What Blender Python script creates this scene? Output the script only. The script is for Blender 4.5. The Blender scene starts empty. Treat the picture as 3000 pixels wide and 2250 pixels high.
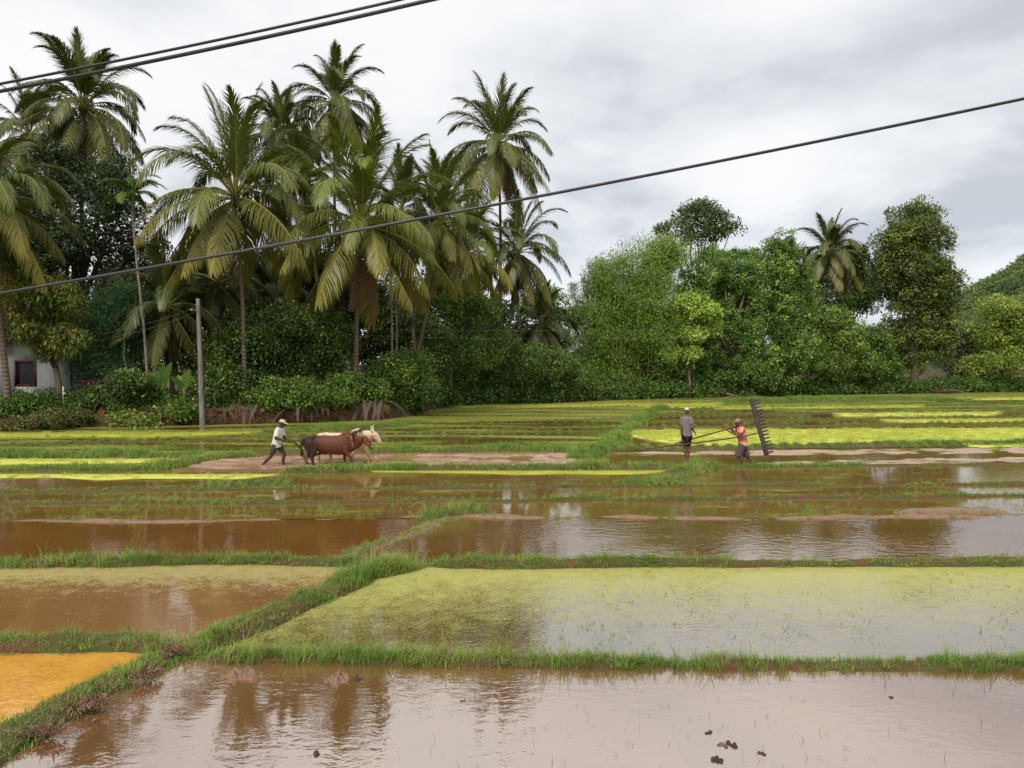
import bpy, math, random
import numpy as np
from mathutils import Vector, Matrix, Euler

rng = np.random.default_rng(7)
random.seed(7)
PI = math.pi
S = bpy.context.scene
COL = S.collection

# ------------------------------------------------------------------ camera
FPX = 2200.0                      # focal length in pixels of a 3000 px wide frame
PITCH = math.atan(60.0 / FPX)
CAMZ = 3.0
cam_d = bpy.data.cameras.new('camera')
cam_d.sensor_width = 36.0
cam_d.lens = 36.0 * FPX / 3000.0
cam_d.clip_start = 0.1
cam_d.clip_end = 8000.0
cam = bpy.data.objects.new('camera', cam_d)
cam.location = (0, 0, CAMZ)
cam.rotation_euler = (PI / 2 - PITCH, 0, 0)
COL.objects.link(cam)
S.camera = cam
S.render.resolution_x = 1024
S.render.resolution_y = 768

# ------------------------------------------------------------------ sky and sun
SUN_EL, SUN_AZ = math.radians(48), math.radians(205)   # azimuth clockwise from +Y
world = bpy.data.worlds.new("World")
S.world = world
world.use_nodes = True
nt = world.node_tree
for n in list(nt.nodes):
    nt.nodes.remove(n)


def wn(t, **kw):
    n = nt.nodes.new(t)
    for k, v in kw.items():
        setattr(n, k, v)
    return n


wout = wn('ShaderNodeOutputWorld')
sky = wn('ShaderNodeTexSky', sky_type='NISHITA', sun_disc=False)
sky.sun_elevation = SUN_EL
sky.sun_rotation = SUN_AZ
bg1 = wn('ShaderNodeBackground')
bg1.inputs['Strength'].default_value = 0.10
nt.links.new(sky.outputs[0], bg1.inputs['Color'])
tc = wn('ShaderNodeTexCoord')
sep = wn('ShaderNodeSeparateXYZ')
nt.links.new(tc.outputs['Generated'], sep.inputs[0])


def wmath(op, a, b=None, c=None, clamp=False):
    n = wn('ShaderNodeMath', operation=op)
    n.use_clamp = clamp
    for i, v in enumerate((a, b, c)):
        if v is None:
            continue
        if isinstance(v, (int, float)):
            n.inputs[i].default_value = v
        else:
            nt.links.new(v, n.inputs[i])
    return n.outputs[0]


zc = wmath('ADD', wmath('MAXIMUM', sep.outputs['Z'], 0.0), 0.22)
u = wmath('DIVIDE', sep.outputs['X'], zc)
v = wmath('DIVIDE', sep.outputs['Y'], zc)
comb = wn('ShaderNodeCombineXYZ')
nt.links.new(u, comb.inputs[0])
nt.links.new(v, comb.inputs[1])
n1 = wn('ShaderNodeTexNoise')
n1.inputs['Scale'].default_value = 0.95
n1.inputs['Detail'].default_value = 7.0
n1.inputs['Roughness'].default_value = 0.56
n1.inputs['Distortion'].default_value = 0.35
mp = wn('ShaderNodeMapping')
mp.inputs['Location'].default_value = (3.1, 1.4, 0.0)
nt.links.new(comb.outputs[0], mp.inputs[0])
nt.links.new(mp.outputs[0], n1.inputs['Vector'])
n2 = wn('ShaderNodeTexNoise')
n2.inputs['Scale'].default_value = 1.9
n2.inputs['Detail'].default_value = 6.0
n2.inputs['Roughness'].default_value = 0.55
nt.links.new(mp.outputs[0], n2.inputs['Vector'])
mixn = wmath('MULTIPLY_ADD', n2.outputs['Fac'], 0.42, wmath('MULTIPLY', n1.outputs['Fac'], 0.72))
# the cloud deck is thinner (brighter) to the west (-X), where the sun is nearer
west = wmath('MULTIPLY', sep.outputs['X'], -0.09)
# an overcast sky is brighter overhead than at the horizon
lift = wmath('MULTIPLY', wmath('MAXIMUM', sep.outputs['Z'], 0.0), 0.13)
cl = wmath('ADD', wmath('ADD', mixn, west), lift)
ramp = wn('ShaderNodeValToRGB')
ramp.color_ramp.interpolation = 'B_SPLINE'
els = ramp.color_ramp.elements
els[0].position = 0.45
els[0].color = (0.475, 0.50, 0.54, 1)
els[1].position = 0.66
els[1].color = (0.845, 0.85, 0.855, 1)
e = els.new(0.53)
e.color = (0.635, 0.655, 0.69, 1)
nt.links.new(cl, ramp.inputs[0])
bg2 = wn('ShaderNodeBackground')
bg2.inputs['Strength'].default_value = 0.80
nt.links.new(ramp.outputs[0], bg2.inputs['Color'])
mixw = wn('ShaderNodeMixShader')
# overcast: the blue shows through a little, more so low over the horizon
thin = wmath('SUBTRACT', 0.96, wmath('MULTIPLY', wmath('SUBTRACT', 1.0, wmath('MULTIPLY', sep.outputs['Z'], 5.0, clamp=True)), 0.22))
nt.links.new(thin, mixw.inputs[0])
nt.links.new(bg1.outputs[0], mixw.inputs[1])
nt.links.new(bg2.outputs[0], mixw.inputs[2])
nt.links.new(mixw.outputs[0], wout.inputs[0])

sun_d = bpy.data.lights.new('sun', 'SUN')
sun_d.energy = 1.5
sun_d.angle = math.radians(14)
sun_d.color = (1.0, 0.95, 0.86)
sun = bpy.data.objects.new('sun', sun_d)
COL.objects.link(sun)
sdir = Vector((math.sin(SUN_AZ) * math.cos(SUN_EL), math.cos(SUN_AZ) * math.cos(SUN_EL), math.sin(SUN_EL)))
sun.rotation_euler = (-sdir).to_track_quat('-Z', 'Y').to_euler()

S.view_settings.view_transform = 'Standard'
S.view_settings.look = 'None'
S.view_settings.exposure = 0.58
S.view_settings.gamma = 1.0
S.view_settings.use_curve_mapping = False
S.render.engine = 'CYCLES'
S.cycles.max_bounces = 6
S.cycles.diffuse_bounces = 3
S.cycles.glossy_bounces = 3
S.cycles.transmission_bounces = 3
S.cycles.transparent_max_bounces = 6
S.cycles.caustics_reflective = False
S.cycles.caustics_refractive = False
S.cycles.use_denoising = True

# ------------------------------------------------------------------ surveying: 2212-wide photo coordinates to places on the ground
K = 3000.0 / 2212.0
CP, SP = math.cos(PITCH), math.sin(PITCH)


def ray(x, y):
    uu = (x * K - 1500.0) / FPX
    vv = (1125.0 - y * K) / FPX
    return np.array([uu, CP + vv * SP, -SP + vv * CP])


def G(x, y, z=0.0):
    d = ray(x, y)
    t = (z - CAMZ) / d[2]
    return np.array([d[0] * t, d[1] * t, z])


def At(x, y, Y):
    d = ray(x, y)
    t = Y / d[1]
    return np.array([d[0] * t, Y, CAMZ + d[2] * t])


def PX(D):
    return D * K / FPX              # metres per (2212-wide) pixel at distance D


def smooth(a, b, x):
    t = np.clip((x - a) / (b - a), 0, 1)
    return t * t * (3 - 2 * t)


_perm = rng.permutation(256)
_grad = rng.uniform(-1, 1, 256)


def vnoise(x, y, seed=0):
    """2-D value noise, -1..1"""
    x = np.asarray(x, float) + seed * 17.3
    y = np.asarray(y, float) + seed * 9.1
    xi = np.floor(x).astype(int)
    yi = np.floor(y).astype(int)
    fx, fy = x - xi, y - yi
    fx = fx * fx * (3 - 2 * fx)
    fy = fy * fy * (3 - 2 * fy)

    def h(a, b):
        return _grad[_perm[(_perm[a & 255] + b) & 255]]
    return ((h(xi, yi) * (1 - fx) + h(xi + 1, yi) * fx) * (1 - fy)
            + (h(xi, yi + 1) * (1 - fx) + h(xi + 1, yi + 1) * fx) * fy)


def fbm(x, y, seed=0, o=3):
    s, a, f = 0.0, 1.0, 1.0
    for i in range(o):
        s = s + a * vnoise(np.asarray(x) * f, np.asarray(y) * f, seed + i)
        a *= 0.5
        f *= 2.1
    return s


# ------------------------------------------------------------------ linking and naming
def link(o, parent=None):
    COL.objects.link(o)
    if parent is not None:
        o.parent = parent
    return o


def props(o, label=None, cat=None, group=None, kind=None):
    if label:
        o['label'] = label
    if cat:
        o['category'] = cat
    if group:
        o['group'] = group
    if kind:
        o['kind'] = kind
    return o


def thing(name, label, cat, loc=(0, 0, 0), rz=0.0, group=None):
    o = bpy.data.objects.new(name, None)
    o.empty_display_size = 0.3
    o.location = loc
    o.rotation_euler = (0, 0, rz)
    link(o)
    return props(o, label, cat, group)


def mesh_np(name, verts, faces_flat, nper, mats, parent=None, col=None, smooth_=False, loc=None, matidx=None):
    """verts Nx3, faces as list of (flat index array, verts per face) or one pair"""
    me = bpy.data.meshes.new(name)
    verts = np.asarray(verts, np.float32)
    if not isinstance(nper, list):
        faces_flat, nper = [faces_flat], [nper]
    loops = np.concatenate([np.asarray(f, np.int32).ravel() for f in faces_flat])
    totals = np.concatenate([np.full(len(np.asarray(f).ravel()) // n, n, np.int32) for f, n in zip(faces_flat, nper)])
    starts = np.zeros(len(totals), np.int32)
    starts[1:] = np.cumsum(totals)[:-1]
    me.vertices.add(len(verts))
    me.vertices.foreach_set('co', verts.ravel())
    me.loops.add(len(loops))
    me.loops.foreach_set('vertex_index', loops)
    me.polygons.add(len(totals))
    me.polygons.foreach_set('loop_start', starts)
    me.polygons.foreach_set('loop_total', totals)
    if smooth_:
        me.polygons.foreach_set('use_smooth', np.ones(len(totals), bool))
    for m in (mats if isinstance(mats, (list, tuple)) else [mats]):
        me.materials.append(m)
    if matidx is not None:
        me.polygons.foreach_set('material_index', np.asarray(matidx, np.int32))
    if col is not None:
        a = me.color_attributes.new('Col', 'FLOAT_COLOR', 'POINT')
        c = np.ones((len(verts), 4), np.float32)
        c[:, :3] = col
        a.data.foreach_set('color', c.ravel())
    me.update(calc_edges=True)
    o = bpy.data.objects.new(name, me)
    if loc is not None:
        o.location = loc
    return link(o, parent)


class MB:
    """collects tubes, boxes ... into one mesh"""

    def __init__(self):
        self.v, self.q, self.t, self.n = [], [], [], 0
        self.c = []

    def add(self, verts, quads=None, tris=None, col=None):
        verts = np.asarray(verts, float)
        self.v.append(verts)
        if quads is not None and len(quads):
            self.q.append(np.asarray(quads, int).reshape(-1, 4) + self.n)
        if tris is not None and len(tris):
            self.t.append(np.asarray(tris, int).reshape(-1, 3) + self.n)
        self.n += len(verts)
        c = np.ones((len(verts), 3)) * (np.array(col) if col is not None else 0.5)
        self.c.append(c)

    def tube(self, pts, rad, seg=8, side=None, caps=True, col=None, round_=False):
        pts = np.asarray(pts, float)
        n = len(pts)
        rad = np.asarray(rad, float)
        if rad.ndim == 0:
            rad = np.full((n, 2), float(rad))
        elif rad.ndim == 1 and len(rad) == n:
            rad = np.stack([rad, rad], 1)
        elif rad.ndim == 1:
            rad = np.repeat(rad[None, :], n, 0)
        if round_:
            d0 = pts[0] - pts[1]
            d0 /= np.linalg.norm(d0) + 1e-9
            d1 = pts[-1] - pts[-2]
            d1 /= np.linalg.norm(d1) + 1e-9
            P, R = [], []
            for a in (0.12, 0.45, 0.8):
                P.append(pts[0] + d0 * rad[0].mean() * math.cos(a * PI / 2))
                R.append(rad[0] * math.sin(a * PI / 2))
            for p, r in zip(pts, rad):
                P.append(p)
                R.append(r)
            for a in (0.8, 0.45, 0.12):
                P.append(pts[-1] + d1 * rad[-1].mean() * math.cos(a * PI / 2))
                R.append(rad[-1] * math.sin(a * PI / 2))
            pts, rad = np.array(P), np.array(R)
            n = len(pts)
        tan = np.gradient(pts, axis=0)
        tan /= np.linalg.norm(tan, axis=1)[:, None] + 1e-9
        s = np.array(side if side is not None else ((1, 0, 0) if abs(tan[0][0]) < 0.8 else (0, 1, 0)), float)
        vs = []
        ang = np.linspace(0, 2 * PI, seg, endpoint=False)
        for i in range(n):
            a = s - tan[i] * s.dot(tan[i])
            a /= np.linalg.norm(a) + 1e-9
            if side is None:
                s = a
            b = np.cross(tan[i], a)
            vs.append(pts[i] + np.cos(ang)[:, None] * a * rad[i][0] + np.sin(ang)[:, None] * b * rad[i][1])
        vs = np.concatenate(vs)
        q = []
        idx = np.arange(seg)
        nx = (idx + 1) % seg
        for i in range(n - 1):
            q.append(np.stack([i * seg + idx, i * seg + nx, (i + 1) * seg + nx, (i + 1) * seg + idx], 1))
        t = []
        if caps:
            vs = np.concatenate([vs, pts[:1], pts[-1:]])
            c0, c1 = n * seg, n * seg + 1
            t.append(np.stack([nx, idx, np.full(seg, c0)], 1))
            t.append(np.stack([(n - 1) * seg + idx, (n - 1) * seg + nx, np.full(seg, c1)], 1))
        self.add(vs, np.concatenate(q), np.concatenate(t) if t else None, col)
        return self

    def box(self, c, size, rot=None, col=None):
        c, h = np.array(c, float), np.array(size, float) / 2
        v = np.array([[sx, sy, sz] for sz in (-1, 1) for sy in (-1, 1) for sx in (-1, 1)], float) * h
        if rot is not None:
            v = v @ np.array(Euler(rot).to_matrix()).T
        self.add(v + c, [[0, 2, 3, 1], [4, 5, 7, 6], [0, 1, 5, 4], [2, 6, 7, 3], [0, 4, 6, 2], [1, 3, 7, 5]], None, col)
        return self

    def ball(self, c, r, seg=10, rings=6, col=None, rot=None):
        r = np.ones(3) * np.array(r, float)
        th = np.linspace(0, PI, rings + 1)[1:-1]
        ph = np.linspace(0, 2 * PI, seg, endpoint=False)
        v = [np.stack([math.sin(t) * np.cos(ph), math.sin(t) * np.sin(ph), np.full(seg, math.cos(t))], 1) for t in th]
        v = np.concatenate(v + [np.array([[0, 0, 1.0], [0, 0, -1.0]])]) * r
        if rot is not None:
            v = v @ np.array(Euler(rot).to_matrix()).T
        idx, nx = np.arange(seg), (np.arange(seg) + 1) % seg
        q = [np.stack([i * seg + idx, (i + 1) * seg + idx, (i + 1) * seg + nx, i * seg + nx], 1) for i in range(rings - 2)]
        top, bot = (rings - 1) * seg, (rings - 1) * seg + 1
        t = [np.stack([idx, nx, np.full(seg, top)], 1),
             np.stack([(rings - 2) * seg + nx, (rings - 2) * seg + idx, np.full(seg, bot)], 1)]
        self.add(v + np.array(c), np.concatenate(q) if q else None, np.concatenate(t), col)
        return self

    def build(self, name, mat, parent=None, loc=None, smooth_=True, col=False):
        ff, nn = [], []
        if self.q:
            ff.append(np.concatenate(self.q))
            nn.append(4)
        if self.t:
            ff.append(np.concatenate(self.t))
            nn.append(3)
        return mesh_np(name, np.concatenate(self.v), ff, nn, mat, parent,
                       np.concatenate(self.c) if col else None, smooth_, loc)

    def fused(self, name, mat, parent=None, voxel=0.01, it=3, loc=None):
        """one continuous skin over everything collected (voxel remesh + smoothing)"""
        o = self.build('tmp', mat)
        m = o.modifiers.new('r', 'REMESH')
        m.mode = 'VOXEL'
        m.voxel_size = voxel
        m.use_smooth_shade = True
        m2 = o.modifiers.new('s', 'SMOOTH')
        m2.iterations = it
        m2.factor = 0.5
        dg = bpy.context.evaluated_depsgraph_get()
        dg.update()
        me = bpy.data.meshes.new_from_object(o.evaluated_get(dg))
        me.name = name
        old = o.data
        bpy.data.objects.remove(o)
        bpy.data.meshes.remove(old)
        me.materials.clear()
        me.materials.append(mat)
        r = bpy.data.objects.new(name, me)
        if loc is not None:
            r.location = loc
        return link(r, parent)


# ------------------------------------------------------------------ materials
class NT:
    def __init__(self, name):
        self.m = bpy.data.materials.new(name)
        self.m.use_nodes = True
        self.t = self.m.node_tree
        for n in list(self.t.nodes):
            self.t.nodes.remove(n)
        self.out = self.t.nodes.new('ShaderNodeOutputMaterial')

    def n(self, typ, **kw):
        n = self.t.nodes.new(typ)
        ins = kw.pop('ins', {})
        for k, v in kw.items():
            setattr(n, k, v)
        for k, v in ins.items():
            self.set(n.inputs[k], v)
        return n

    def set(self, sock, v):
        if hasattr(v, 'is_output'):
            self.t.links.new(v, sock)
        elif isinstance(v, (tuple, list)) and len(v) == 3 and sock.type == 'RGBA':
            sock.default_value = (*v, 1)
        else:
            sock.default_value = v

    def math(self, op, a, b=0.0, clamp=False):
        n = self.n('ShaderNodeMath', operation=op, use_clamp=clamp)
        self.set(n.inputs[0], a)
        self.set(n.inputs[1], b)
        return n.outputs[0]

    def mix(self, f, a, b):
        n = self.n('ShaderNodeMix', data_type='RGBA')
        self.set(n.inputs[0], f)
        self.set(n.inputs[6], a)
        self.set(n.inputs[7], b)
        return n.outputs[2]

    def noise(self, scale, detail=3.0, rough=0.5, vec=None, stretch=None):
        n = self.n('ShaderNodeTexNoise', ins={'Scale': scale, 'Detail': detail, 'Roughness': rough})
        if vec is None:
            vec = self.pos()
        if stretch:
            mpn = self.n('ShaderNodeMapping')
            mpn.inputs['Scale'].default_value = stretch
            self.t.links.new(vec, mpn.inputs[0])
            vec = mpn.outputs[0]
        self.t.links.new(vec, n.inputs['Vector'])
        return n.outputs['Fac']

    def pos(self):
        return self.n('ShaderNodeNewGeometry').outputs['Position']

    def obj(self):
        return self.n('ShaderNodeTexCoord').outputs['Object']

    def ramp(self, f, stops, interp='LINEAR'):
        n = self.n('ShaderNodeValToRGB')
        cr = n.color_ramp
        cr.interpolation = interp
        for i, (p, c) in enumerate(stops):
            if isinstance(c, (int, float)):
                c = (c, c, c)
            e = cr.elements[i] if i < 2 else cr.elements.new(p)
            e.position = p
            e.color = (*c, 1)
        self.set(n.inputs[0], f)
        return n.outputs[0]

    def bump(self, h, strength, dist):
        return self.n('ShaderNodeBump', ins={'Height': h, 'Strength': strength, 'Distance': dist}).outputs[0]

    def bsdf(self, color, rough=0.6, spec=0.3, normal=None, **ins):
        b = self.n('ShaderNodeBsdfPrincipled', ins={'Base Color': color, 'Roughness': rough, 'Specular IOR Level': spec, **ins})
        if normal is not None:
            self.t.links.new(normal, b.inputs['Normal'])
        return b.outputs[0]

    def done(self, shader):
        self.t.links.new(shader, self.out.inputs[0])
        return self.m


def plain(name, color, rough=0.6, spec=0.3, var=0.25, scale=6.0, bump=0.0, coords='pos', stretch=None):
    t = NT(name)
    vec = t.pos() if coords == 'pos' else t.obj()
    f = t.noise(scale, 4, 0.6, vec, stretch)
    c = np.array(color)
    colr = t.ramp(f, [(0.3, tuple(c * (1 - var))), (0.7, tuple(np.minimum(c * (1 + var), 0.95)))])
    nrm = t.bump(t.noise(scale * 5, 4, 0.6, vec, stretch), bump, 0.02) if bump else None
    return t.done(t.bsdf(colr, rough, spec, nrm))


def leaf_mat(name, rough=0.5, trans=0.3, spec=0.3, tint=1.0):
    t = NT(name)
    a = t.n('ShaderNodeAttribute', attribute_name='Col').outputs['Color']
    if tint != 1.0:
        a = t.mix(1.0, a, (tint, tint, tint))
    b = t.bsdf(a, rough, spec)
    hs = t.n('ShaderNodeHueSaturation', ins={'Saturation': 1.1, 'Value': 1.35, 'Color': a})
    tr = t.n('ShaderNodeBsdfTranslucent', ins={'Color': hs.outputs[0]})
    mx = t.n('ShaderNodeMixShader', ins={0: trans})
    t.t.links.new(b, mx.inputs[1])
    t.t.links.new(tr.outputs[0], mx.inputs[2])
    return t.done(mx.outputs[0])


def blade_mat(name, stops, scale=0.9, trans=0.35, fine=7.0):
    """grass and seedlings: colour drifts from place to place"""
    t = NT(name)
    f = t.math('ADD', t.math('MULTIPLY', t.noise(scale, 3), 0.65), t.math('MULTIPLY', t.noise(fine, 2), 0.35))
    c = t.ramp(f, stops)
    b = t.bsdf(c, 0.5, 0.25)
    tr = t.n('ShaderNodeBsdfTranslucent', ins={'Color': c})
    mx = t.n('ShaderNodeMixShader', ins={0: trans})
    t.t.links.new(b, mx.inputs[1])
    t.t.links.new(tr.outputs[0], mx.inputs[2])
    return t.done(mx.outputs[0])


def water_mat(name, mud, mud2, ior=2.1, film=None, film_mask=None, ripple=0.12, rscale=9.0, rough=0.03, tint=(1, 1, 1),
              calm=None, mudscale=0.5):
    """muddy standing water: turbid body colour under a mirror surface, with an optional floating green film"""
    t = NT(name)
    p = t.pos()
    body = t.mix(t.ramp(t.noise(mudscale, 4, 0.6, p), [(0.35, 0.0), (0.65, 1.0)]), mud, mud2)
    h = t.math('ADD', t.noise(rscale, 2, 0.5, p, (0.75, 1.25, 1)), t.math('MULTIPLY', t.noise(rscale * 3.1, 2, 0.5, p, (0.7, 1.3, 1)), 0.30))
    # breeze patches: some of the surface is rippled, some glassy
    patch = t.ramp(t.noise(0.35, 2, 0.5, p, (0.5, 1, 1)), [(0.38, 0.12), (0.62, 1.0)])
    h = t.math('MULTIPLY', h, patch)
    nrm = t.bump(h, ripple, 0.06)
    dif = t.n('ShaderNodeBsdfDiffuse', ins={'Color': body})
    gl = t.n('ShaderNodeBsdfGlossy', ins={'Color': tint, 'Roughness': rough})
    t.t.links.new(nrm, gl.inputs['Normal'])
    fr = t.n('ShaderNodeFresnel', ins={'IOR': ior})
    t.t.links.new(nrm, fr.inputs['Normal'])
    fac = fr.outputs[0]
    mx = t.n('ShaderNodeMixShader')
    t.set(mx.inputs[0], fac)
    t.t.links.new(dif.outputs[0], mx.inputs[1])
    t.t.links.new(gl.outputs[0], mx.inputs[2])
    sh = mx.outputs[0]
    if film is not None:
        mask = film_mask(t, p)
        fcol = t.mix(t.noise(6.0, 3, 0.6, p), film[0], film[1])
        fd = t.bsdf(fcol, 0.7, 0.2)
        m2 = t.n('ShaderNodeMixShader')
        t.set(m2.inputs[0], mask)
        t.t.links.new(sh, m2.inputs[1])
        t.t.links.new(fd, m2.inputs[2])
        sh = m2.outputs[0]
    return t.done(sh)


M = {}
M['ground'] = plain('leaf_litter', (0.075, 0.055, 0.03), 0.9, 0.1, 0.5, 0.8, 0.4)


def _soil():
    t = NT('bund_soil')
    p = t.pos()
    red = t.mix(t.noise(6, 4, 0.65, p), (0.065, 0.038, 0.022), (0.20, 0.098, 0.052))
    thatch = t.mix(t.noise(11, 3, 0.6, p), (0.05, 0.065, 0.016), (0.13, 0.125, 0.042))
    c = t.mix(t.ramp(t.noise(1.6, 4, 0.6, p), [(0.36, 0.0), (0.56, 1.0)]), red, thatch)
    return t.done(t.bsdf(c, 0.85, 0.2, t.bump(t.noise(22, 5, 0.65, p), 0.7, 0.04)))


M['soil'] = _soil()


def _redmud():
    t = NT('wet_red_mud')
    p = t.pos()
    c = t.mix(t.noise(7, 5, 0.65, p), (0.13, 0.066, 0.034), (0.34, 0.195, 0.115))
    return t.done(t.bsdf(c, 0.42, 0.5, t.bump(t.noise(20, 4, 0.6, p), 0.6, 0.03)))


M['redmud'] = _redmud()
M['bark'] = plain('grey_bark', (0.15, 0.115, 0.08), 0.85, 0.1, 0.4, 3.0, 0.5, stretch=(1, 1, 3))
M['darkbark'] = plain('dark_bark', (0.07, 0.05, 0.035), 0.85, 0.1, 0.4, 3.0, 0.5)


def _palmbark():
    t = NT('ringed_palm_bark')
    p = t.pos()
    w = t.n('ShaderNodeTexWave', bands_direction='Z', ins={'Scale': 1.6, 'Distortion': 1.2, 'Detail': 2.0})
    t.t.links.new(p, w.inputs['Vector'])
    c = t.mix(t.noise(2.0, 4, 0.6, p), (0.10, 0.07, 0.05), (0.27, 0.21, 0.165))
    c = t.mix(t.math('MULTIPLY', w.outputs['Fac'], 0.28), c, (0.07, 0.05, 0.035))
    return t.done(t.bsdf(c, 0.85, 0.1, t.bump(w.outputs['Fac'], 0.5, 0.05)))


M['palmbark'] = _palmbark()
M['leaf'] = leaf_mat('broad_leaves', 0.42, 0.24, 0.35)
M['frond'] = leaf_mat('palm_leaflets', 0.42, 0.22, 0.4)
M['coconut'] = plain('coconut_husk', (0.13, 0.10, 0.035), 0.5, 0.3, 0.4, 4.0)
M['dry'] = plain('dry_thatch', (0.20, 0.13, 0.085), 0.85, 0.1, 0.45, 3.0)
M['grass'] = blade_mat('bund_grass_blades', [(0.32, (0.16, 0.27, 0.05)), (0.5, (0.26, 0.40, 0.075)), (0.68, (0.42, 0.46, 0.13))])
M['drygrass'] = blade_mat('dry_grass_blades', [(0.35, (0.22, 0.18, 0.07)), (0.65, (0.42, 0.35, 0.16))])
M['rice'] = blade_mat('young_rice_blades', [(0.35, (0.14, 0.24, 0.02)), (0.65, (0.30, 0.37, 0.03))], 0.4)
M['seed'] = blade_mat('nursery_rice_blades', [(0.3, (0.44, 0.49, 0.075)), (0.7, (0.61, 0.63, 0.14))], 0.3)
M['stem'] = plain('dark_reed', (0.07, 0.07, 0.03), 0.7, 0.2)

# ------------------------------------------------------------------ scattering (geometry nodes) for what nobody could count
PROTO = {}


def proto_collection(key, meshes):
    c = bpy.data.collections.new('proto_' + key)
    for i, (v, tris, mat) in enumerate(meshes):
        me = bpy.data.meshes.new('%s_tuft' % key)
        me.from_pydata([tuple(p) for p in v], [], [tuple(f) for f in tris])
        me.materials.append(mat)
        o = bpy.data.objects.new('%s_tuft_%02d' % (key, i), me)
        c.objects.link(o)
    PROTO[key] = (c, len(meshes))


def blades(n, h, spread, w, lean=0.5, segs=3, seed=0):
    r = np.random.default_rng(seed)
    V, F = [], []
    for i in range(n):
        a = r.uniform(0, 2 * PI)
        rad = spread * math.sqrt(r.uniform())
        p = np.array([math.cos(a) * rad, math.sin(a) * rad, -0.02])
        az = r.uniform(0, 2 * PI)
        hh = h * r.uniform(0.55, 1.1)
        ln = lean * r.uniform(0.2, 1.2)
        d = np.array([math.cos(az), math.sin(az), 0])
        sd = np.array([-d[1], d[0], 0])
        b = len(V)
        for k in range(segs):
            t = k / segs
            c = p + np.array([0, 0, hh * (t - 0.25 * ln * t * t)]) + d * hh * ln * t * t
            ww = w * (1 - 0.55 * t) / 2
            V += [c - sd * ww, c + sd * ww]
        V.append(p + np.array([0, 0, hh * (1 - 0.25 * ln)]) + d * hh * ln)
        for k in range(segs - 1):
            F.append((b + 2 * k, b + 2 * k + 1, b + 2 * k + 3))
            F.append((b + 2 * k, b + 2 * k + 3, b + 2 * k + 2))
        F.append((b + 2 * segs - 2, b + 2 * segs - 1, b + 2 * segs))
    return np.array(V), F


proto_collection('grass', [(*blades(26, 0.155, 0.075, 0.007, 0.85, 3, s), M['grass']) for s in range(6)]
                 + [(*blades(14, 0.15, 0.07, 0.006, 0.9, 3, 20 + s), M['drygrass']) for s in range(3)]
                 + [(*blades(5, 0.30, 0.05, 0.007, 0.55, 4, 30 + s), M['grass']) for s in range(2)])
proto_collection('short', [(*blades(26, 0.06, 0.08, 0.008, 0.8, 2, 40 + s), M['grass']) for s in range(3)]
                 + [(*blades(20, 0.06, 0.08, 0.007, 1.0, 2, 50 + s), M['drygrass']) for s in range(2)])
proto_collection('fargrass', [(*blades(16, 0.20, 0.13, 0.016, 0.7, 2, 60 + s), M['grass']) for s in range(5)])
proto_collection('rice', [(*blades(18, 0.16, 0.12, 0.014, 0.5, 2, 70 + s), M['rice']) for s in range(4)])
proto_collection('seed', [(*blades(40, 0.10, 0.18, 0.014, 0.4, 2, 80 + s), M['seed']) for s in range(4)])
proto_collection('stem', [(*blades(1, 0.24, 0.0, 0.006, 0.12 + 0.2 * s, 3, 90 + s), M['stem']) for s in range(3)]
                 + [(*blades(2, 0.17, 0.03, 0.006, 0.5, 3, 99), M['stem'])])
proto_collection('sprout', [(*blades(5, 0.07, 0.05, 0.007, 1.3, 2, 110 + s), M['rice']) for s in range(4)])

_ng = {}


def scatter_group(key):
    if key in _ng:
        return _ng[key]
    g = bpy.data.node_groups.new('scatter_' + key, 'GeometryNodeTree')
    g.interface.new_socket('Geometry', in_out='INPUT', socket_type='NodeSocketGeometry')
    g.interface.new_socket('Geometry', in_out='OUTPUT', socket_type='NodeSocketGeometry')
    gi, go = g.nodes.new('NodeGroupInput'), g.nodes.new('NodeGroupOutput')
    ci = g.nodes.new('GeometryNodeCollectionInfo')
    ci.inputs['Collection'].default_value = PROTO[key][0]
    ci.inputs['Separate Children'].default_value = True
    ci.inputs['Reset Children'].default_value = True
    iop = g.nodes.new('GeometryNodeInstanceOnPoints')
    iop.inputs['Pick Instance'].default_value = True

    def attr(nm, typ):
        a = g.nodes.new('GeometryNodeInputNamedAttribute')
        a.data_type = typ
        a.inputs['Name'].default_value = nm
        return a.outputs['Attribute']
    g.links.new(gi.outputs[0], iop.inputs['Points'])
    g.links.new(ci.outputs[0], iop.inputs['Instance'])
    g.links.new(attr('idx', 'INT'), iop.inputs['Instance Index'])
    e2r = g.nodes.new('FunctionNodeEulerToRotation')
    g.links.new(attr('rot', 'FLOAT_VECTOR'), e2r.inputs[0])
    g.links.new(e2r.outputs[0], iop.inputs['Rotation'])
    g.links.new(attr('scl', 'FLOAT_VECTOR'), iop.inputs['Scale'])
    g.links.new(iop.outputs[0], go.inputs[0])
    _ng[key] = g
    return g


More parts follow.
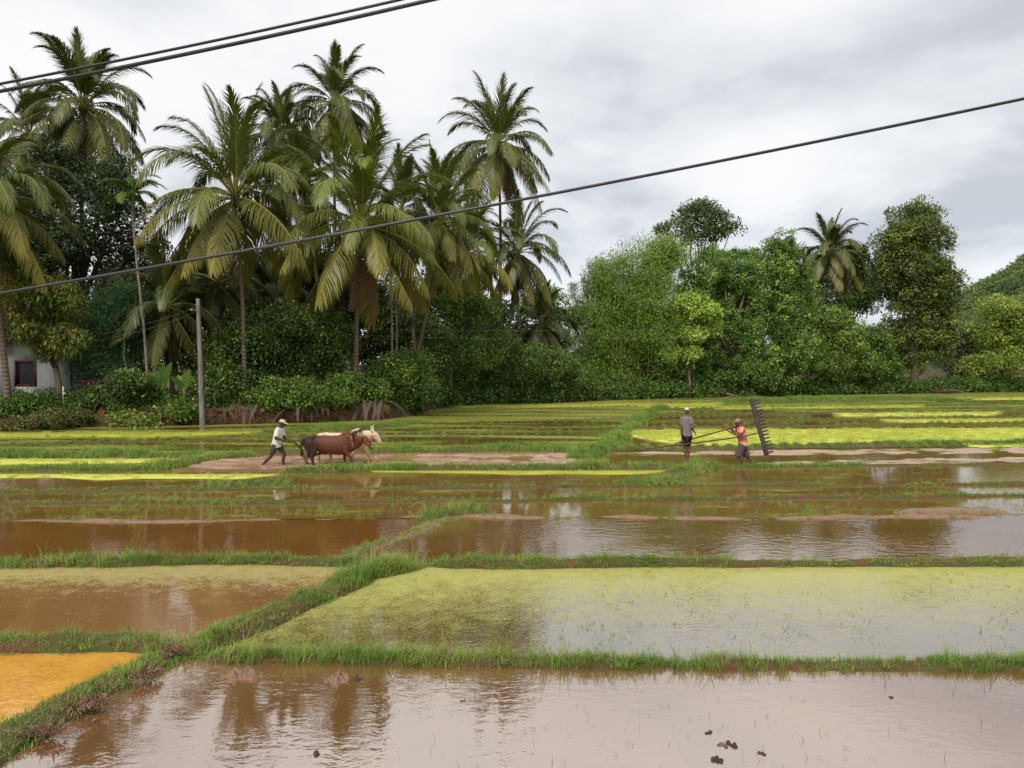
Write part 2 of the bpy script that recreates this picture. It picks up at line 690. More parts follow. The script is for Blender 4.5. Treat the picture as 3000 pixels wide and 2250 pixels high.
def scatter(name, key, pts, scl, tilt=0.12, weights=None, label=None, parent=None, cat=None):
    pts = np.asarray(pts, float)
    n = len(pts)
    if n == 0:
        return None
    me = bpy.data.meshes.new(name)
    me.vertices.add(n)
    me.vertices.foreach_set('co', pts.astype(np.float32).ravel())
    k = PROTO[key][1]
    a = me.attributes.new('idx', 'INT', 'POINT')
    a.data.foreach_set('value', rng.choice(k, n, p=weights).astype(np.int32))
    rot = np.stack([rng.normal(0, tilt, n), rng.normal(0, tilt, n), rng.uniform(0, 2 * PI, n)], 1)
    a = me.attributes.new('rot', 'FLOAT_VECTOR', 'POINT')
    a.data.foreach_set('vector', rot.astype(np.float32).ravel())
    scl = np.asarray(scl, float)
    if scl.ndim == 1:
        scl = np.stack([scl] * 3, 1)
    a = me.attributes.new('scl', 'FLOAT_VECTOR', 'POINT')
    a.data.foreach_set('vector', scl.astype(np.float32).ravel())
    o = bpy.data.objects.new(name, me)
    m = o.modifiers.new('scatter', 'NODES')
    m.node_group = scatter_group(key)
    link(o, parent)
    props(o, label, cat, None, 'stuff')
    return o


# ------------------------------------------------------------------ the ground sheet
TLpx = [(-1100, 948), (-500, 938), (0, 930), (220, 922), (430, 918), (600, 914), (838, 906), (905, 892), (935, 882), (1100, 873),
        (1300, 865), (1550, 858), (1800, 853), (2212, 846), (2800, 841), (3400, 838)]
TL = np.array([G(*p)[:2] for p in TLpx])


def edgeY(x):
    return np.interp(x, TL[:, 0], TL[:, 1])


def bank(x, y):
    """height of the bank under the trees"""
    hb = 0.75 - 0.40 * smooth(-8, -3, x)
    return hb * smooth(0.0, 0.9 + 2.0 * smooth(-8, -3, x), y - edgeY(x))


def ground_h(x, y):
    x, y = np.asarray(x, float), np.asarray(y, float)
    b = y - edgeY(x)
    return np.where(b > 0, -0.14 + bank(x, y) * 1.0 + 0.14 * smooth(0, 0.5, b) + 0.12 * smooth(0, 3, b) * fbm(x * 0.3, y * 0.3, 3), -0.14)


gx = np.concatenate([[-3000, -1200, -500, -250, -140], np.arange(-100, 150, 0.9), [200, 300, 600, 1300, 3000]])
gy = np.concatenate([[-60, -20, 0, 10, 20], np.arange(30, 120, 0.55), [130, 150, 200, 300, 600, 1500, 3500]])
GX, GY = np.meshgrid(gx, gy)
GZ = ground_h(GX, GY)
far = (GY > 160) | (np.abs(GX) > 160)
GZ = np.where(far, 0.3, GZ)
GZ = np.where(GY < 25, -0.14, GZ)
nyg, nxg = GX.shape
ii, jj = np.meshgrid(np.arange(nyg - 1), np.arange(nxg - 1), indexing='ij')
q = np.stack([ii * nxg + jj, ii * nxg + jj + 1, (ii + 1) * nxg + jj + 1, (ii + 1) * nxg + jj], -1).reshape(-1, 4)
props(mesh_np('ground', np.stack([GX, GY, GZ], -1).reshape(-1, 3), q, 4, M['ground'], smooth_=True), 'brown earth under the trees and paddies', None, None, 'structure')

# ------------------------------------------------------------------ paddy fields between their bunds
XL, XR = -1100, 3400
LN = {
    'A': [(400, 1424), (700, 1427), (1000, 1433), (1500, 1438), (2212, 1441), (XR, 1444)],
    'F': [(XL, 1400), (0, 1399), (280, 1397), (400, 1405)],
    'D': [(XL, 1230), (0, 1225), (560, 1217), (900, 1222), (1100, 1226), (1500, 1223), (2212, 1221), (XR, 1218)],
    'H': [(XL, 1136), (0, 1128), (500, 1123), (1000, 1119), (1300, 1120), (1700, 1120), (2000, 1117), (2212, 1111), (XR, 1104)],
    'J': [(XL, 1094), (0, 1090), (700, 1086), (1100, 1083), (1500, 1080), (2212, 1073), (XR, 1067)],
    'K': [(XL, 1068), (0, 1064), (500, 1059), (800, 1056), (1300, 1053), (1800, 1050), (2212, 1047), (XR, 1042)],
    'L': [(XL, 1022), (0, 1021), (300, 1022), (600, 1022), (800, 1016), (1200, 1013), (1500, 1011), (1700, 1009), (2212, 1003), (XR, 996)],
    'N': [(XL, 992), (0, 986), (300, 986), (500, 984), (700, 979), (1270, 975), (1700, 970), (2212, 964), (XR, 956)],
    'O': [(1345, 926), (1700, 921), (2212, 915), (XR, 906)],
    'P': [(1370, 910), (1700, 907), (2212, 901), (XR, 893)],
    'Q': [(1385, 897), (1700, 893), (2212, 887), (XR, 880)],
    'R': [(1400, 885), (1700, 880), (2212, 873), (XR, 867)],
    'T': [(1430, 873), (1700, 869), (2000, 864), (2212, 860), (XR, 855)],
    'U': [(XL, 965), (0, 960), (300, 955), (600, 946), (900, 938), (1150, 934), (1350, 930)],
    'W': [(700, 921), (900, 915), (1150, 909), (1375, 903)],
    'X': [(900, 904), (1100, 897), (1395, 890)],
    'Z': [(930, 892), (1200, 882), (1410, 876)],
}


def dense(pts, step=40):
    pts = np.array(pts, float)
    out = [pts[0]]
    for a, b in zip(pts[:-1], pts[1:]):
        k = max(1, int(np.linalg.norm(b - a) / step))
        for i in range(1, k + 1):
            out.append(a + (b - a) * i / k)
    return np.array(out)


def yl(key, x):
    a = np.array(LN[key], float)
    return np.interp(x, a[:, 0], a[:, 1])


_nsheet = [0]


def sheet(name, px, mat, z=0.0, label=None):
    """a flat field polygon"""
    P = [G(a, b, 0.0) for a, b in px]
    v = np.array(P)
    _nsheet[0] += 1
    ar = np.sum(v[:, 0] * np.roll(v[:, 1], -1) - np.roll(v[:, 0], -1) * v[:, 1])
    if ar < 0:
        v = v[::-1].copy()
    v[:, 2] = z + 0.003 * (_nsheet[0] % 5)      # neighbouring sheets never share a plane
    return props(mesh_np(name, v, np.arange(len(v)), len(v), mat), label, None, None, 'structure')


def band(name, top, bot, x0, x1, mat, z=0.0, label=None, n=24):
    """field strip between two bund lines (keys or plain curves)"""
    xs = np.linspace(x0, x1, n)
    ft = (lambda x: yl(top, x)) if isinstance(top, str) else top
    fb = (lambda x: yl(bot, x)) if isinstance(bot, str) else bot
    px = [(x, ft(x)) for x in xs] + [(x, fb(x)) for x in xs[::-1]]
    return sheet(name, px, mat, z, label)


# --- water of the single fields
def gy_mask(y0, y1):
    """world-Y ramp 0..1 from y0 to y1"""
    def f(t, p):
        s = t.n('ShaderNodeSeparateXYZ')
        t.t.links.new(p, s.inputs[0])
        n = t.n('ShaderNodeMapRange', ins={'From Min': y0, 'From Max': y1})
        t.t.links.new(s.outputs['Y'], n.inputs['Value'])
        return n.outputs[0], s
    return f


def speck(t, p, dens, scale=30.0, soft=0.06, big=0.0):
    """speckled cover: 'dens' (0..1 socket or float) is the share of the surface covered"""
    f = t.math('ADD', t.math('MULTIPLY', t.noise(scale, 3, 0.6, p), 0.6), t.math('MULTIPLY', t.noise(scale * 0.12, 3, 0.6, p), 0.4))
    thr = t.math('SUBTRACT', 0.72, t.math('MULTIPLY', dens, 0.44))
    d = t.math('DIVIDE', t.math('SUBTRACT', f, thr), soft)
    return t.math('ADD', d, 0.5, clamp=True)


def mask_near(t, p):
    return t.math('MULTIPLY', speck(t, p, 0.08, 22, 0.03), 0.8)


def mask_B(t, p):
    r, s = gy_mask(8.0, 10.6)(t, p)
    x = t.n('ShaderNodeMapRange', ins={'From Min': -0.4, 'From Max': -2.6})
    t.t.links.new(s.outputs['X'], x.inputs['Value'])
    d = t.math('ADD', t.math('MULTIPLY', t.math('POWER', r, 1.1), 0.84), t.math('MULTIPLY', x.outputs[0], 0.22))
    d = t.math('ADD', d, 0.06)
    return t.math('MULTIPLY', speck(t, p, d, 30, 0.34), 0.88)


def mask_E(t, p):
    r, s = gy_mask(9.0, 10.6)(t, p)
    d = t.math('ADD', t.math('MULTIPLY', t.math('POWER', r, 1.5), 0.62), 0.10)
    return t.math('MULTIPLY', speck(t, p, d, 38, 0.16), 0.72)


def mask_G(t, p):
    return t.math('MULTIPLY', speck(t, p, 0.46, 24, 0.25), 0.6)


def streak(t, p, dens, sx, sy, soft):
    """long low drifts of weed, drawn out along the bunds"""
    f = t.math('ADD', t.math('MULTIPLY', t.noise(1.0, 4, 0.6, p, (sx, sy, 1)), 0.7), t.math('MULTIPLY', t.noise(7.0, 3, 0.6, p, (0.6, 1.4, 1)), 0.3))
    d = t.math('DIVIDE', t.math('SUBTRACT', f, 0.72 - 0.44 * dens), soft)
    return t.math('ADD', d, 0.5, clamp=True)


def mask_far(t, p):
    return t.math('MULTIPLY', streak(t, p, 0.26, 0.4, 1.8, 0.10), 0.7)


def mask_lawn(t, p):
    return t.math('MULTIPLY', streak(t, p, 0.60, 0.10, 0.55, 0.10), 0.92)


def mask_rice(t, p):
    return t.math('MULTIPLY', streak(t, p, 0.42, 0.12, 0.8, 0.08), 0.85)


W_near = water_mat('near_muddy_water', (0.175, 0.078, 0.027), (0.235, 0.112, 0.048), 6.0, ((0.45, 0.35, 0.2), (0.3, 0.3, 0.1)), mask_near, 0.075, 8.0, tint=(1, 0.972, 0.93))
W_B = water_mat('algae_water', (0.12, 0.085, 0.03), (0.17, 0.12, 0.045), 5.0, ((0.33, 0.33, 0.075), (0.50, 0.47, 0.15)), mask_B, 0.09, 9.0)
W_E = water_mat('weedy_water', (0.21, 0.105, 0.035), (0.27, 0.14, 0.055), 2.0, ((0.50, 0.42, 0.17), (0.34, 0.30, 0.10)), mask_E, 0.06, 9.0)
W_G = water_mat('orange_water', (0.56, 0.23, 0.022), (0.64, 0.32, 0.05), 2.6, ((0.70, 0.42, 0.08), (0.60, 0.27, 0.03)), mask_G, 0.08, 9.0, mudscale=1.6)
W_I = water_mat('red_brown_water', (0.15, 0.062, 0.014), (0.19, 0.085, 0.022), 2.6, None, None, 0.10, 7.0)
W_IR = water_mat('brown_water', (0.13, 0.068, 0.018), (0.17, 0.09, 0.026), 3.0, None, None, 0.13, 6.0)
W_mid = water_mat('olive_water', (0.16, 0.092, 0.022), (0.21, 0.125, 0.035), 2.6, ((0.20, 0.22, 0.04), (0.28, 0.24, 0.06)), mask_far, 0.05, 6.0)
W_far = water_mat('far_paddy_water', (0.12, 0.09, 0.025), (0.17, 0.12, 0.035), 2.3, ((0.22, 0.27, 0.03), (0.32, 0.33, 0.06)), mask_rice, 0.03, 4.0)
W_lawn = water_mat('duckweed_water', (0.14, 0.13, 0.03), (0.20, 0.18, 0.04), 2.0, ((0.19, 0.20, 0.03), (0.30, 0.29, 0.05)), mask_lawn, 0.03, 4.0)
M['seedbed'] = plain('seedbed_green', (0.52, 0.54, 0.10), 0.8, 0.1, 0.10, 0.6, 0.2)
M['seedbed_olive'] = plain('seedbed_olive', (0.36, 0.37, 0.05), 0.8, 0.1, 0.22, 0.8, 0.2)


def _plough():
    t = NT('ploughed_slurry')
    p = t.pos()
    c = t.mix(t.noise(3.0, 5, 0.65, p, (0.4, 1.6, 1)), (0.22, 0.11, 0.05), (0.62, 0.43, 0.31))
    return t.done(t.bsdf(c, 0.25, 0.6, t.bump(t.noise(9, 4, 0.6, p, (0.5, 1.5, 1)), 0.5, 0.05)))


M['slurry'] = _plough()

# diagonal bund that runs from the lower left corner up to bund D
DIAG = [(-330, 1830), (-140, 1690), (-18, 1618), (152, 1532), (270, 1470), (388, 1412), (560, 1347), (700, 1290), (800, 1246), (905, 1222)]
dg_a = np.array(DIAG, float)


def diag_x(y):
    return np.interp(y, dg_a[::-1, 1], dg_a[::-1, 0])


# near water: right of the diagonal, below A
px = [(x, yl('A', x)) for x in np.linspace(400, XR, 20)] + [(XR, 2900), (-1200, 2900)]
px += [(x, y) for x, y in DIAG[:6]][0:6]
sheet('near_paddy_water', px[:-1], W_near, 0.0, 'pinkish muddy water mirroring the clouds')
sheet('orange_paddy_water', [(XL, 1400), (0, 1399), (280, 1397), (388, 1405), (270, 1470), (152, 1532), (-18, 1618), (-140, 1690), (-330, 1830), (XL, 2300)], W_G, 0.0,
      'bright orange algae water')
px = [(x, yl('D', x)) for x in np.linspace(905, XR, 20)] + [(x, yl('A', x)) for x in np.linspace(XR, 400, 20)] + [(560, 1347), (700, 1290), (800, 1246)]
sheet('algae_paddy_water', px, W_B, 0.0, 'pale green algae water beside the grassy bund')
px = [(x, yl('D', x)) for x in np.linspace(XL, 905, 14)] + [(800, 1246), (700, 1290), (560, 1347), (400, 1405), (280, 1397), (0, 1399), (XL, 1400)]
sheet('weedy_paddy_water', px, W_E, 0.0, 'brown water with a speckled yellow weed cover')
D2 = [(735, 1206), (800, 1186), (900, 1150), (960, 1128), (1000, 1116)]
px = [(x, yl('H', x)) for x in np.linspace(XL, 1000, 14)] + D2[::-1] + [(x, yl('D', x)) for x in np.linspace(735, XL, 14)]
sheet('red_brown_paddy_water', px, W_I, 0.0, 'dark red brown water')
px = [(x, yl('H', x)) for x in np.linspace(1000, XR, 14)] + [(x, yl('D', x)) for x in np.linspace(XR, 735, 14)] + D2
sheet('brown_paddy_water', px, W_IR, 0.0, 'brown water with reflections of clouds')
band('paddy_water', 'J', 'H', XL, XR, W_mid)
band('paddy_water', 'K', 'J', XL, XR, W_mid)
band('paddy_water', 'L', 'K', XL, XR, W_mid)
band('paddy_water', 'N', 'L', 1272, XR, W_mid)
band('paddy_water', 'N', 'L', XL, 372, W_mid)
band('paddy_water', lambda x: 905 + (1400 - x) * 0.018, 'N', XL, 1376, W_far)
band('duckweed_paddy', lambda x: np.interp(x, *np.array(TLpx, float).T) + 0.6, lambda x: 905 + (1400 - x) * 0.018, XL, 1400, W_lawn, 0.0, None, 40)
band('paddy_water', 'O', 'N', 1320, XR, W_mid)
band('paddy_water', 'P', 'O', 1345, XR, W_mid)
band('paddy_water', 'Q', 'P', 1368, XR, W_mid)
band('paddy_water', 'R', 'Q', 1385, XR, W_far)
band('paddy_water', 'T', 'R', 1400, XR, W_far)
band('duckweed_paddy', lambda x: np.interp(x, *np.array(TLpx, float).T) + 0.4, 'T', 1400, XR, W_lawn)

# nurseries of rice seedlings (bright yellow green) : slightly raised beds
SEEDPX = []


def nursery(top, bot, x0, x1, mat='seedbed', h=0.05, dens=9.0, label='bright yellow green bed of rice seedlings', tuft=1.0, n=70):
    xs = np.linspace(x0, x1, n)
    T = np.array([G(x, top(x)) for x in xs])
    B = np.array([G(x, bot(x)) for x in xs])
    tp = np.minimum(1, np.minimum(np.linspace(0, 1, n), np.linspace(1, 0, n)) * 14)[:, None]
    B = T + (B - T) * (0.12 + 0.88 * np.sqrt(tp)) * (1 + 0.28 * vnoise(T[:, 0] * 0.8, T[:, 1] * 0 + x0, 3))[:, None]
    rows = 5
    V = []
    for r in range(rows):
        f = r / (rows - 1)
        p = T * (1 - f) + B * f
        p[:, 2] = h if 0 < r < rows - 1 else 0.012
        if r == 1:
            p = T * 0.97 + B * 0.03
            p[:, 2] = h
        if r == rows - 2:
            p = T * 0.03 + B * 0.97
            p[:, 2] = h
        V.append(p)
    V = np.concatenate(V)
    a, b = np.meshgrid(np.arange(rows - 1), np.arange(n - 1), indexing='ij')
    qd = np.stack([a * n + b, (a + 1) * n + b, (a + 1) * n + b + 1, a * n + b + 1], -1).reshape(-1, 4)
    props(mesh_np('rice_seedbed', V, qd, 4, M[mat]), label, None, None, 'structure')
    area = np.abs(np.sum((T - B)[:, 1])) / n * abs(T[-1, 0] - T[0, 0])
    cnt = int(min(area * dens, 5000))
    k = rng.uniform(0, 1, cnt)
    fx = rng.uniform(0, n - 1.001, cnt)
    i0 = fx.astype(int)
    w = (fx - i0)[:, None]
    P = (T[i0] * (1 - w) + T[i0 + 1] * w) * (1 - k[:, None]) + (B[i0] * (1 - w) + B[i0 + 1] * w) * k[:, None]
    P[:, 2] = h
    SEEDPX.append((P, rng.uniform(0.7, 1.2, cnt) * tuft))


nursery(lambda x: 931 - (x - 1350) * 0.006 + 6 * (x < 1372), lambda x: 963 - (x - 1350) * 0.003, 1350, XR)
nursery(lambda x: 994 + 0 * x, lambda x: 1004 - 7 * smooth(250, 420, x), XL, 425, tuft=0.8)
nursery(lambda x: 1026 + 0 * x, lambda x: 1033 + 4 * smooth(0, 420, x) - 6 * smooth(500, 600, x), -300, 600, tuft=0.8, h=0.03)
nursery(lambda x: 1019 - 0.002 * (x - 800), lambda x: 1020.5 + 4.5 * smooth(800, 1200, x) * (1 - 0.4 * smooth(1300, 1440, x)), 800, 1440, 'seedbed_olive', tuft=0.5, h=0.03, dens=5,
        label='thin yellow strip of rice seedlings')
nursery(lambda x: 908 - 0.006 * (x - 1900), lambda x: 914.5 - 0.006 * (x - 1900), 1900, XR)
nursery(lambda x: 894 - 0.008 * (x - 1800), lambda x: 899.5 - 0.008 * (x - 1800), 1800, 2160)
nursery(lambda x: 879 - 0.006 * (x - 1390), lambda x: 883.5 - 0.006 * (x - 1390), 1390, 2000, 'seedbed_olive')
nursery(lambda x: 874.5 - 0.008 * (x - 1180), lambda x: 879.5 - 0.008 * (x - 1180), 960, 1560, 'seedbed_olive')
nursery(lambda x: 860 - 0.006 * (x - 2040), lambda x: 864 - 0.006 * (x - 2040), 2040, XR)
nursery(lambda x: 936.5 - 0.003 * x, lambda x: 945 - 0.003 * x - 4 * smooth(300, 520, x), XL, 560, 'seedbed_olive', dens=4)
P = np.concatenate([p for p, s in SEEDPX])
scatter('rice_seedlings', 'seed', P, np.concatenate([s for p, s in SEEDPX]), 0.1, None, 'bright yellow green rice seedlings in their nursery beds')


# --- ploughed slurry: a real lumpy surface that breaks the water
def lumpy(name, top, bot, x0, x1, amp, base, label, mat='slurry', nx=200, ny=34, sx=1.6, sy=4.0, seed=0, fade=True):
    xs = np.linspace(x0, x1, nx)
    T = np.array([G(x, top(x)) for x in xs])
    B = np.array([G(x, bot(x)) for x in xs])
    f = np.linspace(0, 1, ny)[:, None, None]
    P = T[None] * (1 - f) + B[None] * f
    z = base + amp * fbm(P[..., 0] * sx, P[..., 1] * sy, seed, 4)
    if fade:
        e = np.minimum(smooth(0, 0.15, f[..., 0]), smooth(0, 0.15, 1 - f[..., 0])) * np.minimum(smooth(0, .05, np.linspace(0, 1, nx)), smooth(0, .05, 1 - np.linspace(0, 1, nx)))[None]
        z = z * e - 0.03 * (1 - e)
    P[..., 2] = z
    a, b = np.meshgrid(np.arange(ny - 1), np.arange(nx - 1), indexing='ij')
    qd = np.stack([a * nx + b, (a + 1) * nx + b, (a + 1) * nx + b + 1, a * nx + b + 1], -1).reshape(-1, 4)
    return props(mesh_np(name, P.reshape(-1, 3), qd, 4, M[mat], smooth_=True), label, None, None, 'structure')


W_pl = water_mat('plough_water', (0.30, 0.155, 0.075), (0.45, 0.26, 0.15), 1.9, None, None, 0.5, 5.0)
band('ploughed_field_water', 'N', 'L', 372, 1272, W_pl)
lumpy('ploughed_mud', lambda x: yl('N', x) + 3, lambda x: np.interp(x, [380, 470, 800, 1250], [1014, 1016, 1012, 1004]), 380, 1268, 0.045, 0.0,
      'churned pinkish mud behind the plough', seed=2)
lumpy('ploughed_mud', lambda x: yl('N', x) + 2.5, lambda x: np.interp(x, [1280, 1700, 2212, XR], [985, 983, 979, 972]), 1280, XR, 0.035, 0.006,
      'pale wet mud strip along the nursery', seed=5)
lumpy('ploughed_mud', lambda x: np.interp(x, [1590, 2212, XR], [998, 985, 972]), lambda x: yl('L', x) - 2, 1590, XR, 0.03, 0.004,
      'glistening mud strip behind the low bund', seed=9)

# --- bunds
GR = {'grass': [[], []], 'short': [[], []], 'fargrass': [[], []]}
RED = []


def bund(px, w, h, grass=1.0, gh=1.0, kind='grass', label=None, mat='soil', wob=0.06, seed=0, offs=0.0, mesh=True, hv=0.35, short=0.6, patch=0.5, name='earth_bund'):
    """an earth bund along a line, its grass is collected for the scatter"""
    pts = dense(px, 30)
    W = np.array([G(a, b) for a, b in pts])[:, :2]
    # resample evenly
    sgm = np.linalg.norm(np.diff(W, axis=0), axis=1)
    L = np.concatenate([[0], np.cumsum(sgm)])
    mid = np.median(W[:, 1])
    step = 0.10 if mid < 13 else (0.2 if mid < 26 else 0.5)
    n = max(4, int(L[-1] / step))
    s = np.linspace(0, L[-1], n)
    C = np.stack([np.interp(s, L, W[:, 0]), np.interp(s, L, W[:, 1])], 1)
    tan = np.gradient(C, axis=0)
    tan /= np.linalg.norm(tan, axis=1)[:, None]
    nor = np.stack([-tan[:, 1], tan[:, 0]], 1)
    C = C + nor * (wob * fbm(s * 0.7, s * 0 + seed, seed, 3) + offs)[:, None]
    prof = np.array([-0.5, -0.43, -0.30, -0.14, 0.0, 0.14, 0.30, 0.43, 0.5])
    hp = np.array([-0.13, 0.0, 0.62, 0.92, 1.0, 0.92, 0.62, 0.0, -0.13])
    ww = w * (1 + 0.28 * fbm(s * 0.9, s * 0 + 5, seed + 1, 3))
    if mid > 12:
        C = C + nor * (0.10 * fbm(s * 0.45, s * 0 + seed + 3, seed, 2))[:, None]
    hh = h * (1 + hv * fbm(s * 0.8, s * 0 + 9, seed + 2, 3))
    en = smooth(0, 0.5, s) * smooth(0, 0.5, L[-1] - s)
    hh = hh * en - 0.03 * (1 - en)
    V = np.zeros((n, len(prof), 3))
    for k in range(len(prof)):
        off = prof[k] * ww + 0.10 * w * fbm(s * 3.1, s * 0 + k * 1.7, seed + 3, 2) * (abs(prof[k]) > 0.2)
        V[:, k, :2] = C + nor * off[:, None]
        V[:, k, 2] = hp[k] * hh + (0.12 * h * fbm(s * 5.0, s * 0 + k * 2.3, seed + 4, 2) if 0 < hp[k] else 0)
        if hp[k] < 0:
            V[:, k, 2] = -0.13
    m = len(prof)
    a, b = np.meshgrid(np.arange(n - 1), np.arange(m - 1), indexing='ij')
    qd = np.stack([a * m + b, a * m + b + 1, (a + 1) * m + b + 1, (a + 1) * m + b], -1).reshape(-1, 4)
    if mesh:
        props(mesh_np(name, V.reshape(-1, 3), qd[:, ::-1], 4, M[mat], smooth_=True), label, None, None, 'structure')
    # grass
    if grass > 0:
        per = (330.0 if mid < 10 else 230.0 if mid < 13 else 105.0) if kind == 'grass' else 85.0
        cnt = int(L[-1] * w * per * grass)
        ss = rng.uniform(0, L[-1], cnt)
        tt = rng.uniform(-0.46, 0.46, cnt)
        keep = (0.5 + 0.9 * fbm(ss * 0.8, tt * 0.7 + seed, seed + 7, 3)) > (1 - patch) * rng.uniform(0.2, 1.4, cnt)
        ss, tt = ss[keep], tt[keep]
        i = np.clip((ss / L[-1] * (n - 1)), 0, n - 1.001)
        i0 = i.astype(int)
        base = C[i0] + nor[i0] * (tt * ww[i0])[:, None]
        z = np.interp(tt, prof, hp) * hh[i0]
        P = np.column_stack([base, z])
        sc = gh * (0.6 + 0.8 * rng.uniform(0, 1, len(P)) ** 1.5) * (1 + 0.45 * fbm(ss * 0.6, tt * 0 + 3, seed + 8, 2))
        GR[kind][0].append(P)
        GR[kind][1].append(np.clip(sc, 0.3, 2.2))
        if kind == 'grass' and short > 0:
            cnt = int(L[-1] * w * (260 if mid < 13 else 90) * short)
            ss = rng.uniform(0, L[-1], cnt)
            tt = rng.uniform(-0.44, 0.44, cnt)
            i0 = np.clip((ss / L[-1] * (n - 1)), 0, n - 1.001).astype(int)
            base = C[i0] + nor[i0] * (tt * ww[i0])[:, None]
            GR['short'][0].append(np.column_stack([base, np.interp(tt, prof, hp) * hh[i0]]))
            GR['short'][1].append(rng.uniform(0.6, 1.3, cnt))


bund(DIAG[:6] + [(400, 1412)], 0.52, 0.11, 0.7, 0.55, label='worn grassy bund with red soil showing', seed=1, wob=0.04, patch=0.42, short=1.1)
bund(DIAG[5:], 0.52, 0.13, 1.2, 0.78, label='thick grassy bund slanting between the fields', seed=2, wob=0.03, patch=0.88, short=1.2)
bund(LN['F'], 0.40, 0.12, 1.2, 0.72, label='grassy bund above the orange water', seed=3, wob=0.04, patch=0.74, short=1.2)
bund([p for p in LN['A'] if p[0] < 1499] + [(1490, 1438)], 0.20, 0.06, 1.3, 0.78, label='low grassy bund beside the near water', seed=4, wob=0.03, patch=0.74, short=0.9)
bund([(1440, 1438)] + [p for p in LN['A'] if p[0] > 1499], 0.22, 0.065, 1.1, 0.72, label='low earthy bund with grass tufts before the pale water', seed=54, wob=0.03, patch=0.56, short=0.5)
bund([p for p in LN['D'] if p[0] < 900] + [(905, 1222)], 0.30, 0.10, 1.0, 0.78, label='grassy bund beyond the weedy water', seed=5, patch=0.7, short=1.0)
bund([(905, 1222)] + [p for p in LN['D'] if p[0] > 905], 0.26, 0.10, 0.8, 0.8, label='brown bund beyond the algae water', seed=6, patch=0.55, short=0.8)
bund(D2, 0.34, 0.08, 0.3, 0.6, mat='redmud', label='bare pink mud bund', seed=7, patch=0.45)
bund(LN['H'], 0.24, 0.026, 0.35, 0.7, hv=1.6, mat='redmud', label='thin red mud line between two water fields', seed=8, patch=0.4, short=0.1)
bund([(a, b - 14) for a, b in LN['H'] if a < 1001] + [(1080, 1106)], 1.2, 0.0, 0.15, 0.8, seed=10, patch=0.42, short=0.1, mesh=False)
bund([(905, 1122), (960, 1113), (1010, 1110), (1060, 1112)], 0.8, 0.12, 0.7, 0.9, label='grassy mound at the bund crossing', seed=11, patch=0.7)
bund([(1500, 1106), (1700, 1103), (2212, 1099), (XR, 1092)], 1.2, 0.0, 0.24, 0.9, seed=12, patch=0.55, short=0.1, mesh=False)
bund([(1930, 1112), (2060, 1108), (2190, 1107)], 0.5, 0.09, 0.1, 0.6, mat='redmud', label='red earth ridge by the weedy strip', seed=13)
bund(LN['J'], 0.30, 0.06, 0.9, 0.75, label='low grassy bund across the middle fields', seed=14, patch=0.58, short=0.4)
bund([(a, b - 4) for a, b in LN['J'] if a < 1100] + [(1100, 1077)], 0.8, 0.0, 0.2, 0.7, seed=15, patch=0.45, short=0.2, mesh=False)
bund(LN['K'], 0.30, 0.06, hv=0.8, grass=0.8, gh=0.7, label='low brown bund before the seedling strips', seed=16, patch=0.6, short=0.4)
bund([(430, 1053), (520, 1047), (640, 1046)], 0.9, 0.05, 0.9, 0.8, label='grassy hump beside the yellow strip', seed=17, short=0.2, patch=0.8)
bund([(1370, 1050), (1440, 1040), (1500, 1018), (1530, 1009)], 0.9, 0.12, 1.0, 1.1, label='grassy corner bund under the standing farmer', seed=18, patch=0.95, short=0.3)
bund([(XL, 1016), (0, 1014), (250, 1013), (372, 1008)], 0.9, 0.05, 0.8, 0.8, 'fargrass', label='grassy bund between two yellow strips', seed=19, patch=0.9)
bund([(330, 1014), (400, 1000), (480, 990), (560, 984)], 0.8, 0.12, 1.3, 0.9, 'fargrass', label='grassy bund curving round the ploughed field', seed=20, patch=0.95)
bund([(590, 1021)] + [p for p in LN['L'] if 600 < p[0] < 1600], 0.6, 0.11, 1.3, 0.8, 'fargrass', label='grassy bund before the oxen', seed=21, patch=0.95)
bund([p for p in LN['L'] if p[0] > 1450], 0.35, 0.06, 1.0, 0.6, 'fargrass', label='low bund before the farmer with the harrow', seed=22, patch=0.8)
bund([p for p in LN['N'] if p[0] < 540] + [(540, 983)], 1.1, 0.10, 1.2, 0.9, 'fargrass', label='grassy bund behind the yellow strip', seed=23, patch=1.0)
bund([(520, 980)] + [(x, yl('N', x) - 3) for x in (600, 800, 1000, 1250)], 0.9, 0.10, 1.2, 0.75, 'fargrass', label='grassy bund behind the oxen', seed=24, patch=1.0)
bund([(x, yl('N', x) - 4) for x in (1275, 1500, 1800, 2212, XR)], 1.2, 0.08, 1.3, 0.7, 'fargrass', label='grassy bund along the bright nursery', seed=25, patch=1.0)
bund([(1255, 990), (1300, 972), (1335, 950), (1362, 925), (1385, 905), (1412, 888), (1440, 880)], 0.8, 0.15, 1.3, 1.0, 'fargrass', label='grassy bund running away between the far fields', seed=26, patch=1.0)
for k, (key, dd) in enumerate((('O', 0.9), ('P', 0.9), ('Q', 0.9), ('R', 1.0), ('T', 1.2))):
    bund([(a, b) for a, b in LN[key]], 0.4 + 0.08 * k, 0.07, 0.8 * dd, 0.6, 'fargrass', seed=30 + k, patch=0.65)
for k, key in enumerate(('U', 'W', 'X', 'Z')):
    bund([(a, b) for a, b in LN[key]], 0.45, 0.03, 0.7, 0.6, 'fargrass', seed=40 + k, patch=0.6)
bund([(1560, 868), (1660, 866), (1900, 862), (2010, 862), (2060, 868)], 2.0, 0.12, 1.0, 1.2, 'fargrass', seed=46, patch=0.95, label='tall grass bank before the trees')
bund([(560, 936), (700, 928), (840, 920), (900, 912)], 2.2, 0.05, 1.2, 0.8, 'fargrass', seed=47, patch=1.0, label='grassy shelf before the stone wall')
